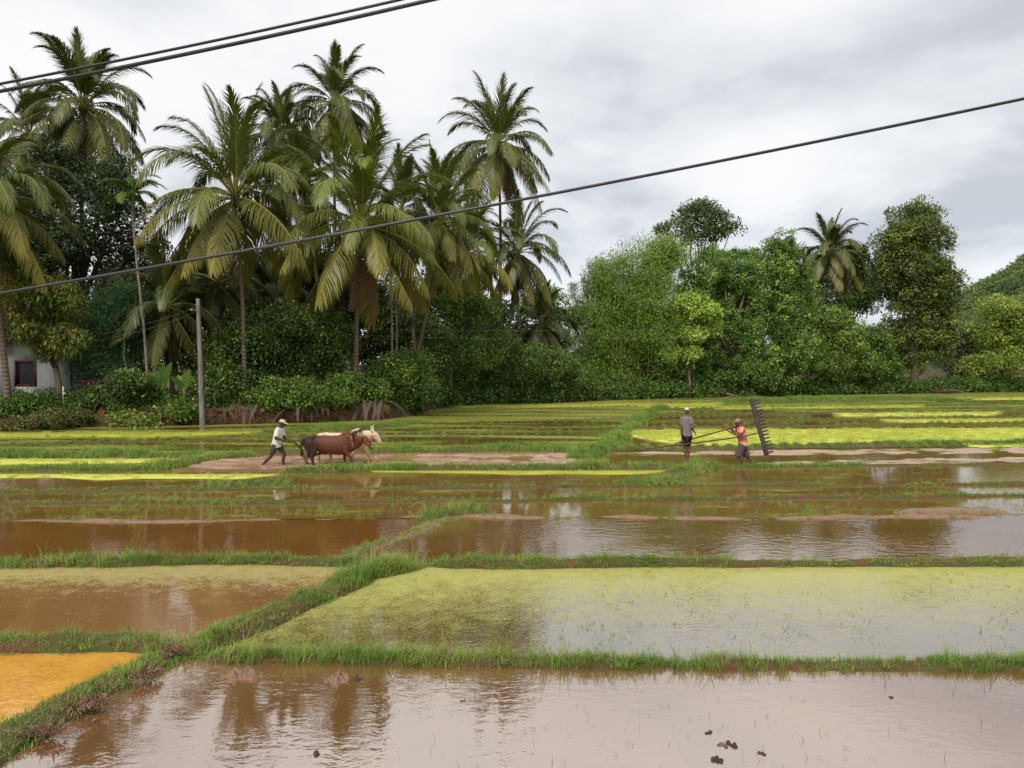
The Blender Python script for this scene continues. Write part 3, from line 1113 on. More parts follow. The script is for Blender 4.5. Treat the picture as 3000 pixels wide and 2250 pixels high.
for (cx_, cy_, n_) in ((176, 1514, 46), (90, 1574, 34), (300, 1452, 26), (372, 1400, 30)):
    g_ = G(cx_, cy_, 0.1)
    k_ = np.column_stack([g_[0] + rng.normal(0, 0.10, n_), g_[1] + rng.normal(0, 0.07, n_), np.full(n_, 0.085)])
    RED.append(k_)
for kname, nm, lb in (('grass', 'bund_grass', 'green grass growing on the near bunds'), ('short', 'bund_turf', 'short dry turf on the near bunds'),
                      ('fargrass', 'far_bund_grass', 'green grass growing on the far bunds')):
    scatter(nm, kname, np.concatenate(GR[kname][0]), np.concatenate(GR[kname][1]), 0.15, None, lb)

proto_collection('redstraw', [(*blades(14, 0.05, 0.05, 0.010, 1.6, 2, 190 + k), M['redmud']) for k in range(3)])
RED = np.concatenate(RED)
scatter('dug_earth', 'redstraw', RED, rng.uniform(0.6, 1.4, len(RED)), 0.4, None, 'crumbs of dug red earth and straw on the worn bund')

# --- loose growth in the water
def field_pts(n, poly_y, x0, x1):
    x = rng.uniform(x0, x1, n)
    y = poly_y(rng.uniform(0, 1, n), x)
    return x, y


def rice_rows():
    P = []
    n = 3600
    x = rng.uniform(XL, 1330, n)
    y = rng.uniform(900, 978, n)
    g = np.array([G(a, b) for a, b in zip(x, y)])
    top = np.interp(x, *np.array(TLpx, float).T) + 8
    m = fbm(g[:, 0] * 0.12, g[:, 1] * 0.75, 4, 3)
    keep = (m > rng.uniform(-0.05, 0.8, n)) & (y > top) & (y < yl('N', x) - 2) & ~((x < 560) & (y > 932) & (y < 958) & (m < 0.3))
    P.append(g[keep])
    n = 2600
    x = rng.uniform(1400, 2600, n)
    y = rng.uniform(868, 928, n)
    g = np.array([G(a, b) for a, b in zip(x, y)])
    keep = fbm(g[:, 0] * 0.1, g[:, 1] * 0.6, 9, 3) > rng.uniform(-0.1, 0.8, n)
    P.append(g[keep])
    return np.concatenate(P)


R = rice_rows()
scatter('young_rice', 'rice', R, rng.uniform(0.4, 1.1, len(R)), 0.15, None, 'young green rice standing in far flooded fields')
x = rng.uniform(350, 2500, 2600)
y = 1240 + 190 * rng.uniform(0, 1, 2600)
g = np.array([G(a, b) for a, b in zip(x, y)])
k = (x > diag_x(y) + 40) & (fbm(g[:, 0] * 1.2, g[:, 1] * 1.2, 12, 3) > rng.uniform(-0.5, 0.9, 2600))
scatter('water_sprouts', 'sprout', g[k], rng.uniform(0.5, 1.2, k.sum()), 0.3, None, 'sparse green sprouts in the algae water')
x = rng.uniform(850, 2350, 75)
y = rng.uniform(1455, 1700, 75)
sx = [1443, 1450, 1520, 1533, 1562, 1630, 1655, 1690, 1732, 1738, 1790, 1936, 1944, 1640, 1880, 2040, 940, 960, 1310, 1360]
sy = [1530, 1542, 1585, 1545, 1608, 1570, 1548, 1660, 1518, 1600, 1655, 1575, 1570, 1645, 1590, 1640, 1600, 1635, 1640, 1555]
g = np.array([G(a, b) for a, b in zip(np.concatenate([x, sx]), np.concatenate([y, sy]))])
scatter('water_stems', 'stem', g, rng.uniform(0.2, 0.62, len(g)), 0.12, None, 'thin dark stems poking out of the near water')
x = rng.uniform(1100, 2400, 900)
y = yl('D', x) + rng.normal(-9, 5, 900)
g = np.array([G(a, b) for a, b in zip(x, y)])
k = fbm(g[:, 0] * 0.8, g[:, 1] * 0.4, 21, 2) > rng.uniform(-0.1, 0.9, 900)
scatter('edge_sprouts', 'grass', g[k], rng.uniform(0.4, 0.9, k.sum()), 0.15, None, 'grass tufts at the edge of the brown water')

def straws(n, ln, seed):
    r = np.random.default_rng(seed)
    V, F = [], []
    for i in range(n):
        a, l_, w_ = r.uniform(0, PI), ln * r.uniform(0.4, 1), 0.003
        c = np.array([r.normal(0, 0.05), r.normal(0, 0.03), 0.006 + 0.003 * i / n])
        d, q_ = np.array([math.cos(a), math.sin(a), r.normal(0, 0.05)]) * l_ / 2, np.array([-math.sin(a), math.cos(a), 0]) * w_
        b = len(V)
        V += [c - d - q_, c - d + q_, c + d + q_, c + d - q_]
        F += [(b, b + 1, b + 2), (b, b + 2, b + 3)]
    return np.array(V), F


proto_collection('straw', [(*straws(1 + k // 2, 0.10, 170 + k), M['stem'] if k < 2 else M['drygrass']) for k in range(4)])
x = np.concatenate([rng.uniform(380, 2600, 200), rng.uniform(-300, 650, 260)])
y = np.concatenate([rng.uniform(1448, 1680, 200), rng.uniform(1245, 1385, 260)])
g = np.array([G(a, b) for a, b in zip(x, y)])
k = ((x > diag_x(y) + 60) | (y < 1390)) & (fbm(g[:, 0] * 1.1, g[:, 1] * 2.2, 31, 3) > rng.uniform(-0.6, 0.8, len(x)))
scatter('floating_straw', 'straw', g[k] + [0, 0, 0.012], rng.uniform(0.2, 0.62, k.sum()), 0.0, None, 'bits of straw and weed floating on the near water')

# ------------------------------------------------------------------ broadleaf trees
def leaf_cloud(blobs, n_clump, per, size, colA, colB, colC=None, pC=0.12, aspect=0.55, spread=0.38, droop=0.3, seed=0, fill=0.22, up=0.5, lump=0.28, wispy=False):
    """leaf-sized rhombs gathered into clumps spread through a set of ellipsoids"""
    r = np.random.default_rng(seed + 1000)
    cs, os_, gs = [], [], []
    vol = np.array([(b[3] * b[4] + b[4] * b[5] + b[3] * b[5]) for b in blobs])
    num = np.maximum(6, (n_clump * vol / vol.sum()).astype(int))
    for b, k in zip(blobs, num):
        d = r.normal(size=(k, 3))
        d /= np.linalg.norm(d, axis=1)[:, None]
        rad = np.where(r.uniform(size=k) < fill, r.uniform(0.25, 0.8, k), r.uniform(0.82, 1.05, k))
        rad = rad * (1 + lump * vnoise(d[:, 0] * 2.2 + b[0], d[:, 2] * 2.2 + d[:, 1] * 1.3 + b[2], seed))
        cs.append(np.array(b[:3]) + d * np.array(b[3:6]) * rad[:, None])
        o = d / np.array(b[3:6])
        os_.append(o / np.linalg.norm(o, axis=1)[:, None])
        gs.append(r.uniform(0.6, 1.35, k))
    C, O, Gs = np.concatenate(cs), np.concatenate(os_), np.concatenate(gs)
    kC = len(C)
    mixc = np.clip(r.normal(0.4, 0.3, kC), 0, 1)[:, None]
    base = np.array(colA) * (1 - mixc) + np.array(colB) * mixc
    if colC is not None:
        s = r.uniform(size=kC) < pC
        base[s] = np.array(colC) * r.uniform(0.7, 1.2, (s.sum(), 1))
    n = kC * per
    ci = np.repeat(np.arange(kC), per)
    if wispy:
        off = r.normal(size=(n, 3)) * np.array([spread, spread, spread * 0.62]) * Gs[ci][:, None]
        P = C[ci] + off
        D = O[ci] * 0.5 + r.normal(size=(n, 3)) * 0.75
        N = np.tile([0, 0, up], (n, 1)) + O[ci] * 0.6 + r.normal(size=(n, 3)) * 0.45
    else:
        # a clump is a bulging tuft: leaves stand on the outside of a small ball
        d2 = r.normal(size=(n, 3)) + O[ci] * 0.7 + np.array([0, 0, 0.35])
        d2 /= np.linalg.norm(d2, axis=1)[:, None]
        rc = spread * 1.75 * Gs[ci] * r.uniform(0.55, 1.06, n)
        P = C[ci] + d2 * rc[:, None] * np.array([1, 1, 0.78])
        D = d2 * 0.45 + r.normal(size=(n, 3)) * 0.7
        N = d2 * 0.9 + np.array([0, 0, up]) + r.normal(size=(n, 3)) * 0.38
    D[:, 2] -= droop
    D /= np.linalg.norm(D, axis=1)[:, None]
    Sd = np.cross(D, N)
    Sd /= np.linalg.norm(Sd, axis=1)[:, None] + 1e-9
    N2 = np.cross(Sd, D)
    L = size * r.uniform(0.6, 1.25, n)[:, None]
    w = L * aspect * 0.5
    v0, v2 = P, P + D * L - N2 * L * 0.12
    v1 = P + D * L * 0.45 - Sd * w - N2 * L * 0.05
    v3 = P + D * L * 0.45 + Sd * w - N2 * L * 0.05
    V = np.stack([v0, v1, v2, v3], 1).reshape(-1, 3)
    f = np.arange(n * 4).reshape(-1, 4)
    T = np.concatenate([f[:, [0, 1, 2]], f[:, [0, 2, 3]]])
    col = np.minimum(np.repeat(base[ci] * r.uniform(0.75, 1.3, (n, 1)), 4, 0) * 1.55, 0.6)
    return V, T, col


def blob_px(px, D, depth=0.85, jitter=1.0):
    out = []
    for (cx, cy, rx, ry, *dz) in px:
        dd = D + (dz[0] if dz else rng.uniform(-1, 1) * jitter)
        c = At(cx, cy, dd)
        s = PX(dd)
        out.append((c[0], c[1], c[2], rx * s, depth * 0.5 * (rx + ry) * s, ry * s))
    return out


def tree(name, label, px, D, base, clumps, per, size, colA, colB, colC=None, pC=0.12, trunk_r=0.2, cat='tree', group=None,
         mat='leaf', bark='bark', limbs=True, trunk=True, off=1.6, sub=8, wisp=0.0, subz=1.0, **kw):
    """px: crown blobs in photo pixels at distance D; base: photo x of the foot"""
    D = max(D, G(base, float(np.interp(base, *np.array(TLpx, float).T)))[1] + off)
    blobs = blob_px(px, D)
    X0 = At(base, 700, D)[0]
    z0 = float(ground_h(X0, D))
    loc = np.array([X0, D, z0])
    t = thing(name, label, cat, tuple(loc), 0, group)
    mb = MB()
    bl = sorted(blobs, key=lambda b: b[2])
    top = np.mean([b[:3] for b in bl], axis=0)
    if trunk:
        fork = np.array([X0 + 0.25 * (top[0] - X0), D, z0 + max(0.6, 0.45 * (top[2] - z0))])
        p = [np.zeros(3) - [0, 0, 0.2], (fork - loc) * 0.5 + [0.08, 0, 0], fork - loc]
        mb.tube(p, [trunk_r * 1.25, trunk_r, trunk_r * 0.8], 8)
        if limbs:
            for b in blobs:
                e = np.array(b[:3]) - loc + [0, 0, 0.2 * b[5]]
                f = fork - loc
                m = f * 0.5 + e * 0.5 + rng.normal(0, 0.25, 3)
                mb.tube([f - [0, 0, 0.15], m, e], [trunk_r * 0.6, trunk_r * 0.36, trunk_r * 0.12], 6)
        mb.build('trunk', M[bark], t)
    if sub:
        nb = []
        for b in blobs:
            nb.append((b[0], b[1], b[2], b[3] * 0.72, b[4] * 0.72, b[5] * 0.72))
            for q_ in range(sub):
                d = rng.normal(size=3)
                d[2] = abs(d[2]) * 0.8 + d[2] * 0.2
                d /= np.linalg.norm(d)
                f_ = rng.uniform(0.26, 0.46)
                nb.append((b[0] + d[0] * b[3] * 0.74, b[1] + d[1] * b[4] * 0.74, b[2] + d[2] * b[5] * 0.74, b[3] * f_ * subz ** -0.3, b[4] * f_ * subz ** -0.3, b[5] * f_ * subz))
        blobs = nb
    V, T, col = leaf_cloud(blobs, clumps, per, size, colA, colB, colC, pC, seed=int(abs(base) + D * 7 + len(px)), **kw)
    if wisp:
        kw2 = dict(kw)
        kw2.update(spread=kw.get('spread', 0.38) * 1.7, wispy=True, fill=0.0)
        V2, T2, c2 = leaf_cloud(blobs, int(clumps * 0.2), int(per * wisp), size, colA, colB, colC, pC, seed=int(abs(base) + D * 5), **kw2)
        T = np.concatenate([T, T2 + len(V)])
        V = np.concatenate([V, V2])
        col = np.concatenate([col, c2])
    o = mesh_np('crown', V - loc, T, 3, M[mat], t, col)
    return t


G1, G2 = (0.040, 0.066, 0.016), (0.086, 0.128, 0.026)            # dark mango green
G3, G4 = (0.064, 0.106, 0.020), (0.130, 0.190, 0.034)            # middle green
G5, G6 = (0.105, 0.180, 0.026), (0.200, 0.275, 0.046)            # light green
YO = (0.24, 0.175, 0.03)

# --- dark wood behind the palms (each tree a thing)
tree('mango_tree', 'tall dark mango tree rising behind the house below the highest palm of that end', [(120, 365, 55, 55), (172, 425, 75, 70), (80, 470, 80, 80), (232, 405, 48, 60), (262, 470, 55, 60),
     (150, 545, 105, 70), (62, 555, 70, 80), (300, 545, 50, 55)], 44, 150, 1000, 42, 0.20, (0.020, 0.033, 0.011), (0.042, 0.062, 0.016), None, trunk_r=0.4, bark='darkbark', spread=0.42)  # leaf colours darkened to paint in the strong shade on this tree
tree('mango_tree', 'mango tree with drooping orange tinged young leaves beside the house', [(25, 570, 42, 55), (60, 640, 55, 52), (112, 680, 46, 44), (22, 660, 30, 36), (60, 712, 44, 18), (114, 752, 32, 30), (135, 640, 40, 42), (146, 738, 30, 34)],
     35.4, 126, 560, 36, 0.26, (0.05, 0.085, 0.018), (0.11, 0.15, 0.025), YO, 0.16, trunk_r=0.16, aspect=0.26, droop=0.9, spread=0.26)
tree('shrub_tree', 'blue green feathery tree between the mango tree and the slim areca palm', [(252, 650, 58, 44), (222, 706, 66, 52), (280, 722, 55, 55), (190, 782, 48, 44), (245, 800, 66, 46), (300, 690, 40, 50)], 38.5, 235, 620, 40, 0.16,
     (0.035, 0.085, 0.035), (0.075, 0.155, 0.055), G5, 0.12, trunk_r=0.14, aspect=0.3, spread=0.34)
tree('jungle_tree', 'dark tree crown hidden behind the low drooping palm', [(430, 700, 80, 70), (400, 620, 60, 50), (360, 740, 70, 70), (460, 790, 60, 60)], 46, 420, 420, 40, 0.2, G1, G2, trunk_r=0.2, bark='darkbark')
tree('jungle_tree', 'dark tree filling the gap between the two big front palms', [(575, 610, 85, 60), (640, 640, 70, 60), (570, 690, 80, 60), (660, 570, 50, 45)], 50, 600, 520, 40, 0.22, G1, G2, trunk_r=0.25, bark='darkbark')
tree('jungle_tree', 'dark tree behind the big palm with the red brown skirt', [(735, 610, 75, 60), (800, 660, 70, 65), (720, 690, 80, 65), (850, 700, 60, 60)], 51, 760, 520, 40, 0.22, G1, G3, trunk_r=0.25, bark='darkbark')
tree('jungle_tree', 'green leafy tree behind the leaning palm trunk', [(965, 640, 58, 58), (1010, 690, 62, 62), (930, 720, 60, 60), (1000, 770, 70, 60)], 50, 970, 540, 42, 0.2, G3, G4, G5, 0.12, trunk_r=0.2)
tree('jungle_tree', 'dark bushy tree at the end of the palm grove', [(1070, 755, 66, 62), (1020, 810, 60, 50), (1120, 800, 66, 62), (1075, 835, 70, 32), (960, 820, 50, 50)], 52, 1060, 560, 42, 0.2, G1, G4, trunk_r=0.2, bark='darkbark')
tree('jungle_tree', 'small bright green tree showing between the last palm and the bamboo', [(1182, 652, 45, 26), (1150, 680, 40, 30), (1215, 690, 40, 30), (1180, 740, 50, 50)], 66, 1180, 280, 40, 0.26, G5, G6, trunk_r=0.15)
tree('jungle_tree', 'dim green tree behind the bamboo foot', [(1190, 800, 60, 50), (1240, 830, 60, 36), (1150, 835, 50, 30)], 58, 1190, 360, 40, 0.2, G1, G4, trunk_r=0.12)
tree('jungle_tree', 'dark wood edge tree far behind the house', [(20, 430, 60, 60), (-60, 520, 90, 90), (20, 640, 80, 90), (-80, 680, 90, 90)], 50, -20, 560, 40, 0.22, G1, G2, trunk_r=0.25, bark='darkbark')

# --- shrubs along the front of the grove
def shrub(label, px, D, base, clumps, cA=(0.030, 0.052, 0.013), cB=(0.075, 0.120, 0.024), cC=(0.15, 0.22, 0.038), pC=0.24, size=0.17, per=42, **kw):
    return tree('shrub', label, px, 30, base, clumps, per, size, cA, cB, cC, pC, trunk_r=0.06, cat='shrub', group='shrubs along the grove', off=kw.pop('off', 1.3), wisp=0.3, **kw)


shrub('dark layered shrub just beside the concrete pole', [(480, 770, 50, 40), (500, 820, 55, 40), (470, 850, 46, 28), (530, 735, 46, 32)], 40.5, 490, 420, off=2.6, lump=0.5)
shrub('broad dark shrub behind the trunk of the palm near the pole', [(570, 735, 60, 45), (620, 700, 55, 38), (600, 770, 60, 45), (560, 830, 60, 45)], 42, 590, 420, off=2.8, lump=0.5)
shrub('tall dark shrub between two palm trunks', [(690, 715, 60, 45), (660, 760, 55, 45), (720, 760, 50, 45), (690, 815, 62, 48)], 42.2, 690, 420, off=2.8, lump=0.5)
shrub('shrub with pale tips standing above the stone wall', [(625, 850, 55, 30), (660, 862, 50, 22), (580, 862, 46, 22)], 39.5, 620, 260, G3, G4, G5, off=0.6, spread=0.2)
shrub('leafy shrub at the foot of the big palm', [(745, 840, 45, 36), (790, 852, 40, 30), (720, 865, 40, 20)], 40, 750, 260, G3, G4, G5, off=0.6, spread=0.2)
shrub('bright green shrub at the corner of the grove', [(845, 815, 52, 40), (890, 790, 32, 30), (870, 850, 46, 34), (900, 830, 26, 36), (820, 862, 40, 26)], 41.2, 860, 460, G3, G5, G6, 0.2)
shrub('brown tinged shrub at the water edge by the grove corner', [(900, 872, 20, 26), (872, 885, 28, 20)], 40.6, 890, 130, (0.10, 0.075, 0.035), G3, (0.18, 0.12, 0.07), 0.3, off=0.6, spread=0.2)
shrub('low green shrub in front of the house', [(215, 862, 46, 22), (165, 885, 26, 14), (255, 868, 40, 20)], 35.6, 200, 260, size=0.13, off=0.6, spread=0.2)
shrub('low shrub behind the first areca trunk', [(300, 852, 44, 26), (270, 830, 36, 30)], 36.6, 285, 200, off=0.6, spread=0.2)
shrub('creeper shrub sprawling over the end of the bank', [(5, 912, 26, 6), (70, 916, 26, 6), (112, 902, 24, 9), (40, 924, 44, 4), (165, 905, 26, 12)], 34.2, 50, 200, (0.045, 0.06, 0.018), G4, (0.16, 0.09, 0.045), 0.34, size=0.12, trunk=False, off=0.6, spread=0.2)
shrub('creeper spilling over the middle of the stone wall', [(360, 884, 44, 10), (310, 888, 34, 10), (392, 890, 22, 9), (260, 900, 34, 14)], 35.4, 350, 230, G3, G4, G5, trunk=False, off=0.6, spread=0.2)
shrub('yellow leaved low shrub by the white bag', [(275, 908, 26, 11), (305, 914, 26, 9)], 34.9, 280, 120, (0.12, 0.12, 0.03), G4, G6, 0.3, trunk=False, off=0.6, spread=0.2)

# --- deep wood behind the grove, so that the sky shows only in small gaps
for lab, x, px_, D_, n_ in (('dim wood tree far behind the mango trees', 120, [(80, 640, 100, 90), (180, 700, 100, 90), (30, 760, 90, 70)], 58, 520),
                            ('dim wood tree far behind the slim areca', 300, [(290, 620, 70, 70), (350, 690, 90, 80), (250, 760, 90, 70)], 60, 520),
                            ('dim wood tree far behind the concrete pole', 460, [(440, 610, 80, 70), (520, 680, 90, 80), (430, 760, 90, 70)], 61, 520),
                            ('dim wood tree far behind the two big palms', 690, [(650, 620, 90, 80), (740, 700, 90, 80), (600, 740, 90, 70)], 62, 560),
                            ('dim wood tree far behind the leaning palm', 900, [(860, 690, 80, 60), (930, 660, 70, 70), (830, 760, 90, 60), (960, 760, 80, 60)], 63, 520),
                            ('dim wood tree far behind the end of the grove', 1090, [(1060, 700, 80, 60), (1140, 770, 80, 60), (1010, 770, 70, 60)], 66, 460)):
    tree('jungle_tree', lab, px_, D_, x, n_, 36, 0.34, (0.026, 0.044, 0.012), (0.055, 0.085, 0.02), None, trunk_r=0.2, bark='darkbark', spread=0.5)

# --- right hand wood
t = thing('bamboo_clump', 'light green feathery bamboo clump beside the creeper covered trees', 'bamboo', tuple(np.array([At(1360, 800, 67)[0], 67, 0.2])), 0)
loc = np.array(t.location)
bl = blob_px([(1330, 640, 58, 72), (1400, 590, 70, 62), (1440, 545, 52, 40), (1285, 720, 56, 66), (1360, 730, 72, 82), (1258, 800, 66, 44), (1420, 690, 50, 90), (1300, 600, 26, 40), (1310, 810, 70, 40)], 67)
mb = MB()
for i in range(60):
    b = bl[rng.integers(len(bl))]
    top = np.array(b[:3]) + np.array([rng.normal(0, b[3] * 0.5), rng.normal(0, b[4] * .4), b[5] * rng.uniform(0.3, 1.1)]) - loc
    f = np.array([rng.normal(0, 1.6), rng.normal(0, 0.9), -0.3])
    m = f * 0.45 + top * 0.55 + [(f[0] - top[0]) * 0.25, 0, 1.2]
    mb.tube([f, (f + m) / 2 + [0, 0, 0.4], m, (m + top) / 2 + [0, 0, 0.4], top], [0.05, 0.05, 0.04, 0.025, 0.008], 5)
props(mb.build('culms', plain('bamboo_culm', (0.14, 0.15, 0.05), 0.6, 0.3, 0.3, 2.0), t), None, None, None, 'stuff')
V, T, c = leaf_cloud(bl, 3300, 34, 0.30, (0.088, 0.150, 0.018), (0.165, 0.230, 0.034), None, aspect=0.21, spread=0.5, droop=0.8, seed=5, fill=0.35, lump=0.4, wispy=True)
mesh_np('crown', V - loc, T, 3, M['leaf'], t, c)
# wispy bamboo shoots against the sky
for (x0, y0, x1, y1) in ((1262, 690, 1277, 567), (1308, 640, 1292, 560), (1240, 700, 1236, 612), (1265, 680, 1262, 598)):
    tt = np.linspace(0, 1, 14)
    blb = [(*At(x0 + (x1 - x0) * s + 5 * math.sin(3 * s), y0 + (y1 - y0) * s, 67), 0.25 + 0.35 * (1 - s), 0.3, 0.25) for s in tt]
    V, T, c = leaf_cloud(blb, 90, 16, 0.3, (0.110, 0.160, 0.024), (0.185, 0.235, 0.042), None, aspect=0.17, spread=0.22, droop=0.7, seed=int(x0), wispy=True)
    mesh_np('spray', V - loc, T, 3, M['leaf'], t, c)

tree('emergent_tree', 'tall round topped tree standing above the bamboo with sky showing through its crown',
     [(1462, 492, 30, 18), (1490, 470, 34, 22), (1530, 455, 36, 18), (1562, 478, 30, 22), (1580, 495, 22, 14), (1520, 494, 34, 20), (1505, 450, 24, 12), (1545, 505, 30, 14), (1440, 497, 16, 9), (1500, 516, 30, 14)], 88, 1515,
     330, 20, 0.36, (0.060, 0.082, 0.026), (0.10, 0.13, 0.036), None, trunk_r=0.28, spread=0.46, fill=0.2, lump=0.5, sub=2)
CRP = ((0.052, 0.098, 0.020), (0.115, 0.190, 0.034), (0.22, 0.31, 0.055))
tree('creeper_tree', 'broad tree smothered in bright green creeper hanging in columns',
     [(1500, 612, 34, 34, -1.5), (1494, 670, 40, 50, -2.0), (1500, 750, 44, 60, -1.0), (1490, 820, 46, 36, -1),
      (1566, 588, 40, 34, 0.5), (1572, 640, 34, 50, 1.8), (1562, 720, 40, 64, 1.5), (1556, 800, 44, 46, 0.5),
      (1622, 596, 32, 38, -0.5), (1632, 660, 30, 56, 0.4), (1622, 735, 40, 60, -1.2), (1616, 812, 46, 40, -1.5),
      (1540, 560, 40, 22, 3.0), (1600, 556, 36, 20, 3.0), (1560, 700, 90, 120, 5.0)], 65, 1590,
     2900, 44, 0.21, CRP[0], CRP[1], CRP[2], 0.2, trunk_r=0.4, spread=0.30, lump=0.55, subz=1.3, sub=6)
tree('creeper_tree', 'steep pillar shaped tree smothered in creeper beside the slim palm',
     [(1690, 546, 40, 34, -1.5), (1676, 600, 34, 50, -2.2), (1714, 610, 36, 56, -0.5), (1680, 690, 38, 66, -2.4), (1728, 690, 36, 64, -0.8),
      (1700, 770, 42, 60, -2.8), (1745, 770, 34, 54, -0.6), (1700, 680, 50, 120, 2.0)], 65, 1695,
     2000, 44, 0.21, CRP[0], CRP[1], CRP[2], 0.24, trunk_r=0.35, spread=0.30, lump=0.55, subz=1.3, sub=6)
tree('pale_leaf_tree', 'small tree with pale yellow green tiers of leaves before the creeper tree',
     [(1470, 690, 34, 16), (1515, 676, 38, 16), (1490, 655, 34, 14), (1450, 712, 26, 12), (1530, 708, 28, 14), (1445, 768, 26, 11), (1490, 762, 20, 9), (1465, 790, 26, 9), (1500, 722, 30, 12)], 60.5, 1490,
     430, 34, 0.32, (0.20, 0.29, 0.05), (0.32, 0.41, 0.09), None, trunk_r=0.12, spread=0.34, up=1.0, aspect=0.5, sub=2, off=0.2)
tree('creeper_shrub', 'rounded creeper covered shrub before the slim palm', [(1790, 700, 46, 34), (1760, 740, 46, 46), (1830, 740, 44, 40), (1790, 790, 60, 40), (1850, 790, 40, 36)], 66, 1800,
     760, 42, 0.27, (0.082, 0.130, 0.026), (0.155, 0.215, 0.040), G6, 0.16, trunk_r=0.15, spread=0.45)
tree('jungle_tree', 'dark tree standing behind the slim far palm', [(1842, 560, 34, 34), (1850, 620, 40, 60), (1765, 610, 36, 56), (1800, 660, 60, 50), (1880, 640, 26, 50)], 86, 1835, 700, 36, 0.3, G1, G2, trunk_r=0.3, bark='darkbark')
tree('column_tree', 'tall column shaped dark tree with olive clumps standing clear at the wood end',
     [(1975, 478, 54, 42), (1946, 520, 50, 50), (2008, 520, 50, 56), (1975, 580, 80, 60), (1931, 620, 46, 60), (2027, 620, 46, 66), (1982, 670, 80, 66), (1960, 740, 64, 56), (2024, 720, 40, 56), (1990, 770, 54, 36)], 68, 1975,
     2100, 36, 0.28, (0.05, 0.072, 0.02), (0.11, 0.145, 0.032), (0.20, 0.215, 0.04), 0.17, trunk_r=0.38, spread=0.40, lump=0.22, fill=0.15, sub=7)
tree('shrub_tree', 'yellow green tree at the edge of the picture below the hill', [(2170, 672, 52, 36), (2130, 725, 42, 38), (2190, 730, 46, 46), (2150, 790, 58, 38), (2215, 700, 50, 50), (2250, 760, 60, 60), (2110, 800, 30, 30)], 66, 2165,
     900, 40, 0.28, (0.10, 0.15, 0.026), (0.19, 0.25, 0.042), (0.28, 0.31, 0.055), 0.18, trunk_r=0.18, spread=0.45)
tree('jungle_tree', 'low green tree between the column tree and the pillar of creeper', [(1885, 740, 36, 40), (1870, 800, 44, 36), (1915, 800, 36, 36)], 69, 1885, 420, 40, 0.27, G3, G5, None, trunk_r=0.12)
tree('jungle_tree', 'grey green bush behind the gap below the hill', [(2085, 740, 30, 34), (2070, 790, 36, 36), (2100, 770, 30, 30)], 84, 2085, 320, 36, 0.3, (0.09, 0.12, 0.05), (0.17, 0.19, 0.08), None, trunk_r=0.1)
tree('jungle_tree', 'dark tree behind the foot of the bamboo and creeper', [(1380, 800, 70, 50), (1450, 820, 60, 36), (1530, 825, 60, 30), (1660, 830, 80, 28)], 68, 1420, 620, 40, 0.26, G1, G4, trunk_r=0.1)
tree('jungle_tree', 'wood tree filling the dark hollow right behind the bamboo', [(1320, 740, 70, 90), (1420, 760, 70, 80), (1500, 780, 80, 60), (1580, 760, 80, 70), (1700, 790, 80, 50)], 78, 1400, 900, 36, 0.3, G1, G2, trunk_r=0.25, bark='darkbark')
tree('jungle_tree', 'wood tree behind the right hand field edge shrubs', [(2330, 700, 90, 90), (2420, 740, 90, 80), (2520, 720, 90, 90)], 76, 2400, 500, 36, 0.3, G1, G4, trunk_r=0.25)

# --- undergrowth along the wood edge
pts, scl = [], []
xs = np.concatenate([rng.uniform(-1000, 900, 320), rng.uniform(880, 3200, 900)])
for x in xs:
    y = np.interp(x, *np.array(TLpx, float).T)
    g = G(x, y)
    d = rng.uniform(0.3, 3.5) * (1 if x > 900 else 0.6)
    X, Y = g[0] * (g[1] + d) / g[1], g[1] + d + (0.6 if x < 840 else 0)
    pts.append((X, Y, float(ground_h(X, Y))))
    scl.append(rng.uniform(0.6, 1.5) * (0.7 if x < 880 else 1.1))
meshes = []
for s in range(5):
    V, T, c = leaf_cloud([(0, 0, 0.35, 0.55, 0.55, 0.4)], 26, 14, 0.17, G1, G5, None, spread=0.2, seed=300 + s)
    me_v, me_t = V, T
    meshes.append((V, T, M['leaf'], c))
cc = bpy.data.collections.new('proto_weed')
for i, (V, T, m, c) in enumerate(meshes):
    o = mesh_np('weed_tuft_%02d' % i, V, T, 3, m, None, c)
    COL.objects.unlink(o)
    cc.objects.link(o)
PROTO['weed'] = (cc, 5)
scatter('undergrowth', 'weed', pts, scl, 0.15, None, 'dense green undergrowth along the foot of the wood')

# --- distant wooded hill
hx = np.linspace(-20, 700, 120)
hy = np.linspace(330, 640, 50)
HX, HY = np.meshgrid(hx, hy)


def hill_h(x, y):
    px_ = x / y * FPX / K + 1106
    ridge = np.interp(px_, [1500, 1900, 2068, 2120, 2180, 2212, 2300, 2500, 2800], [0, 12, 37, 48, 58, 65, 76, 84, 66])
    return ridge * smooth(330, 480, y) * (1 - 0.6 * smooth(500, 640, y)) + 2.5 * fbm(x * 0.02, y * 0.02, 6)


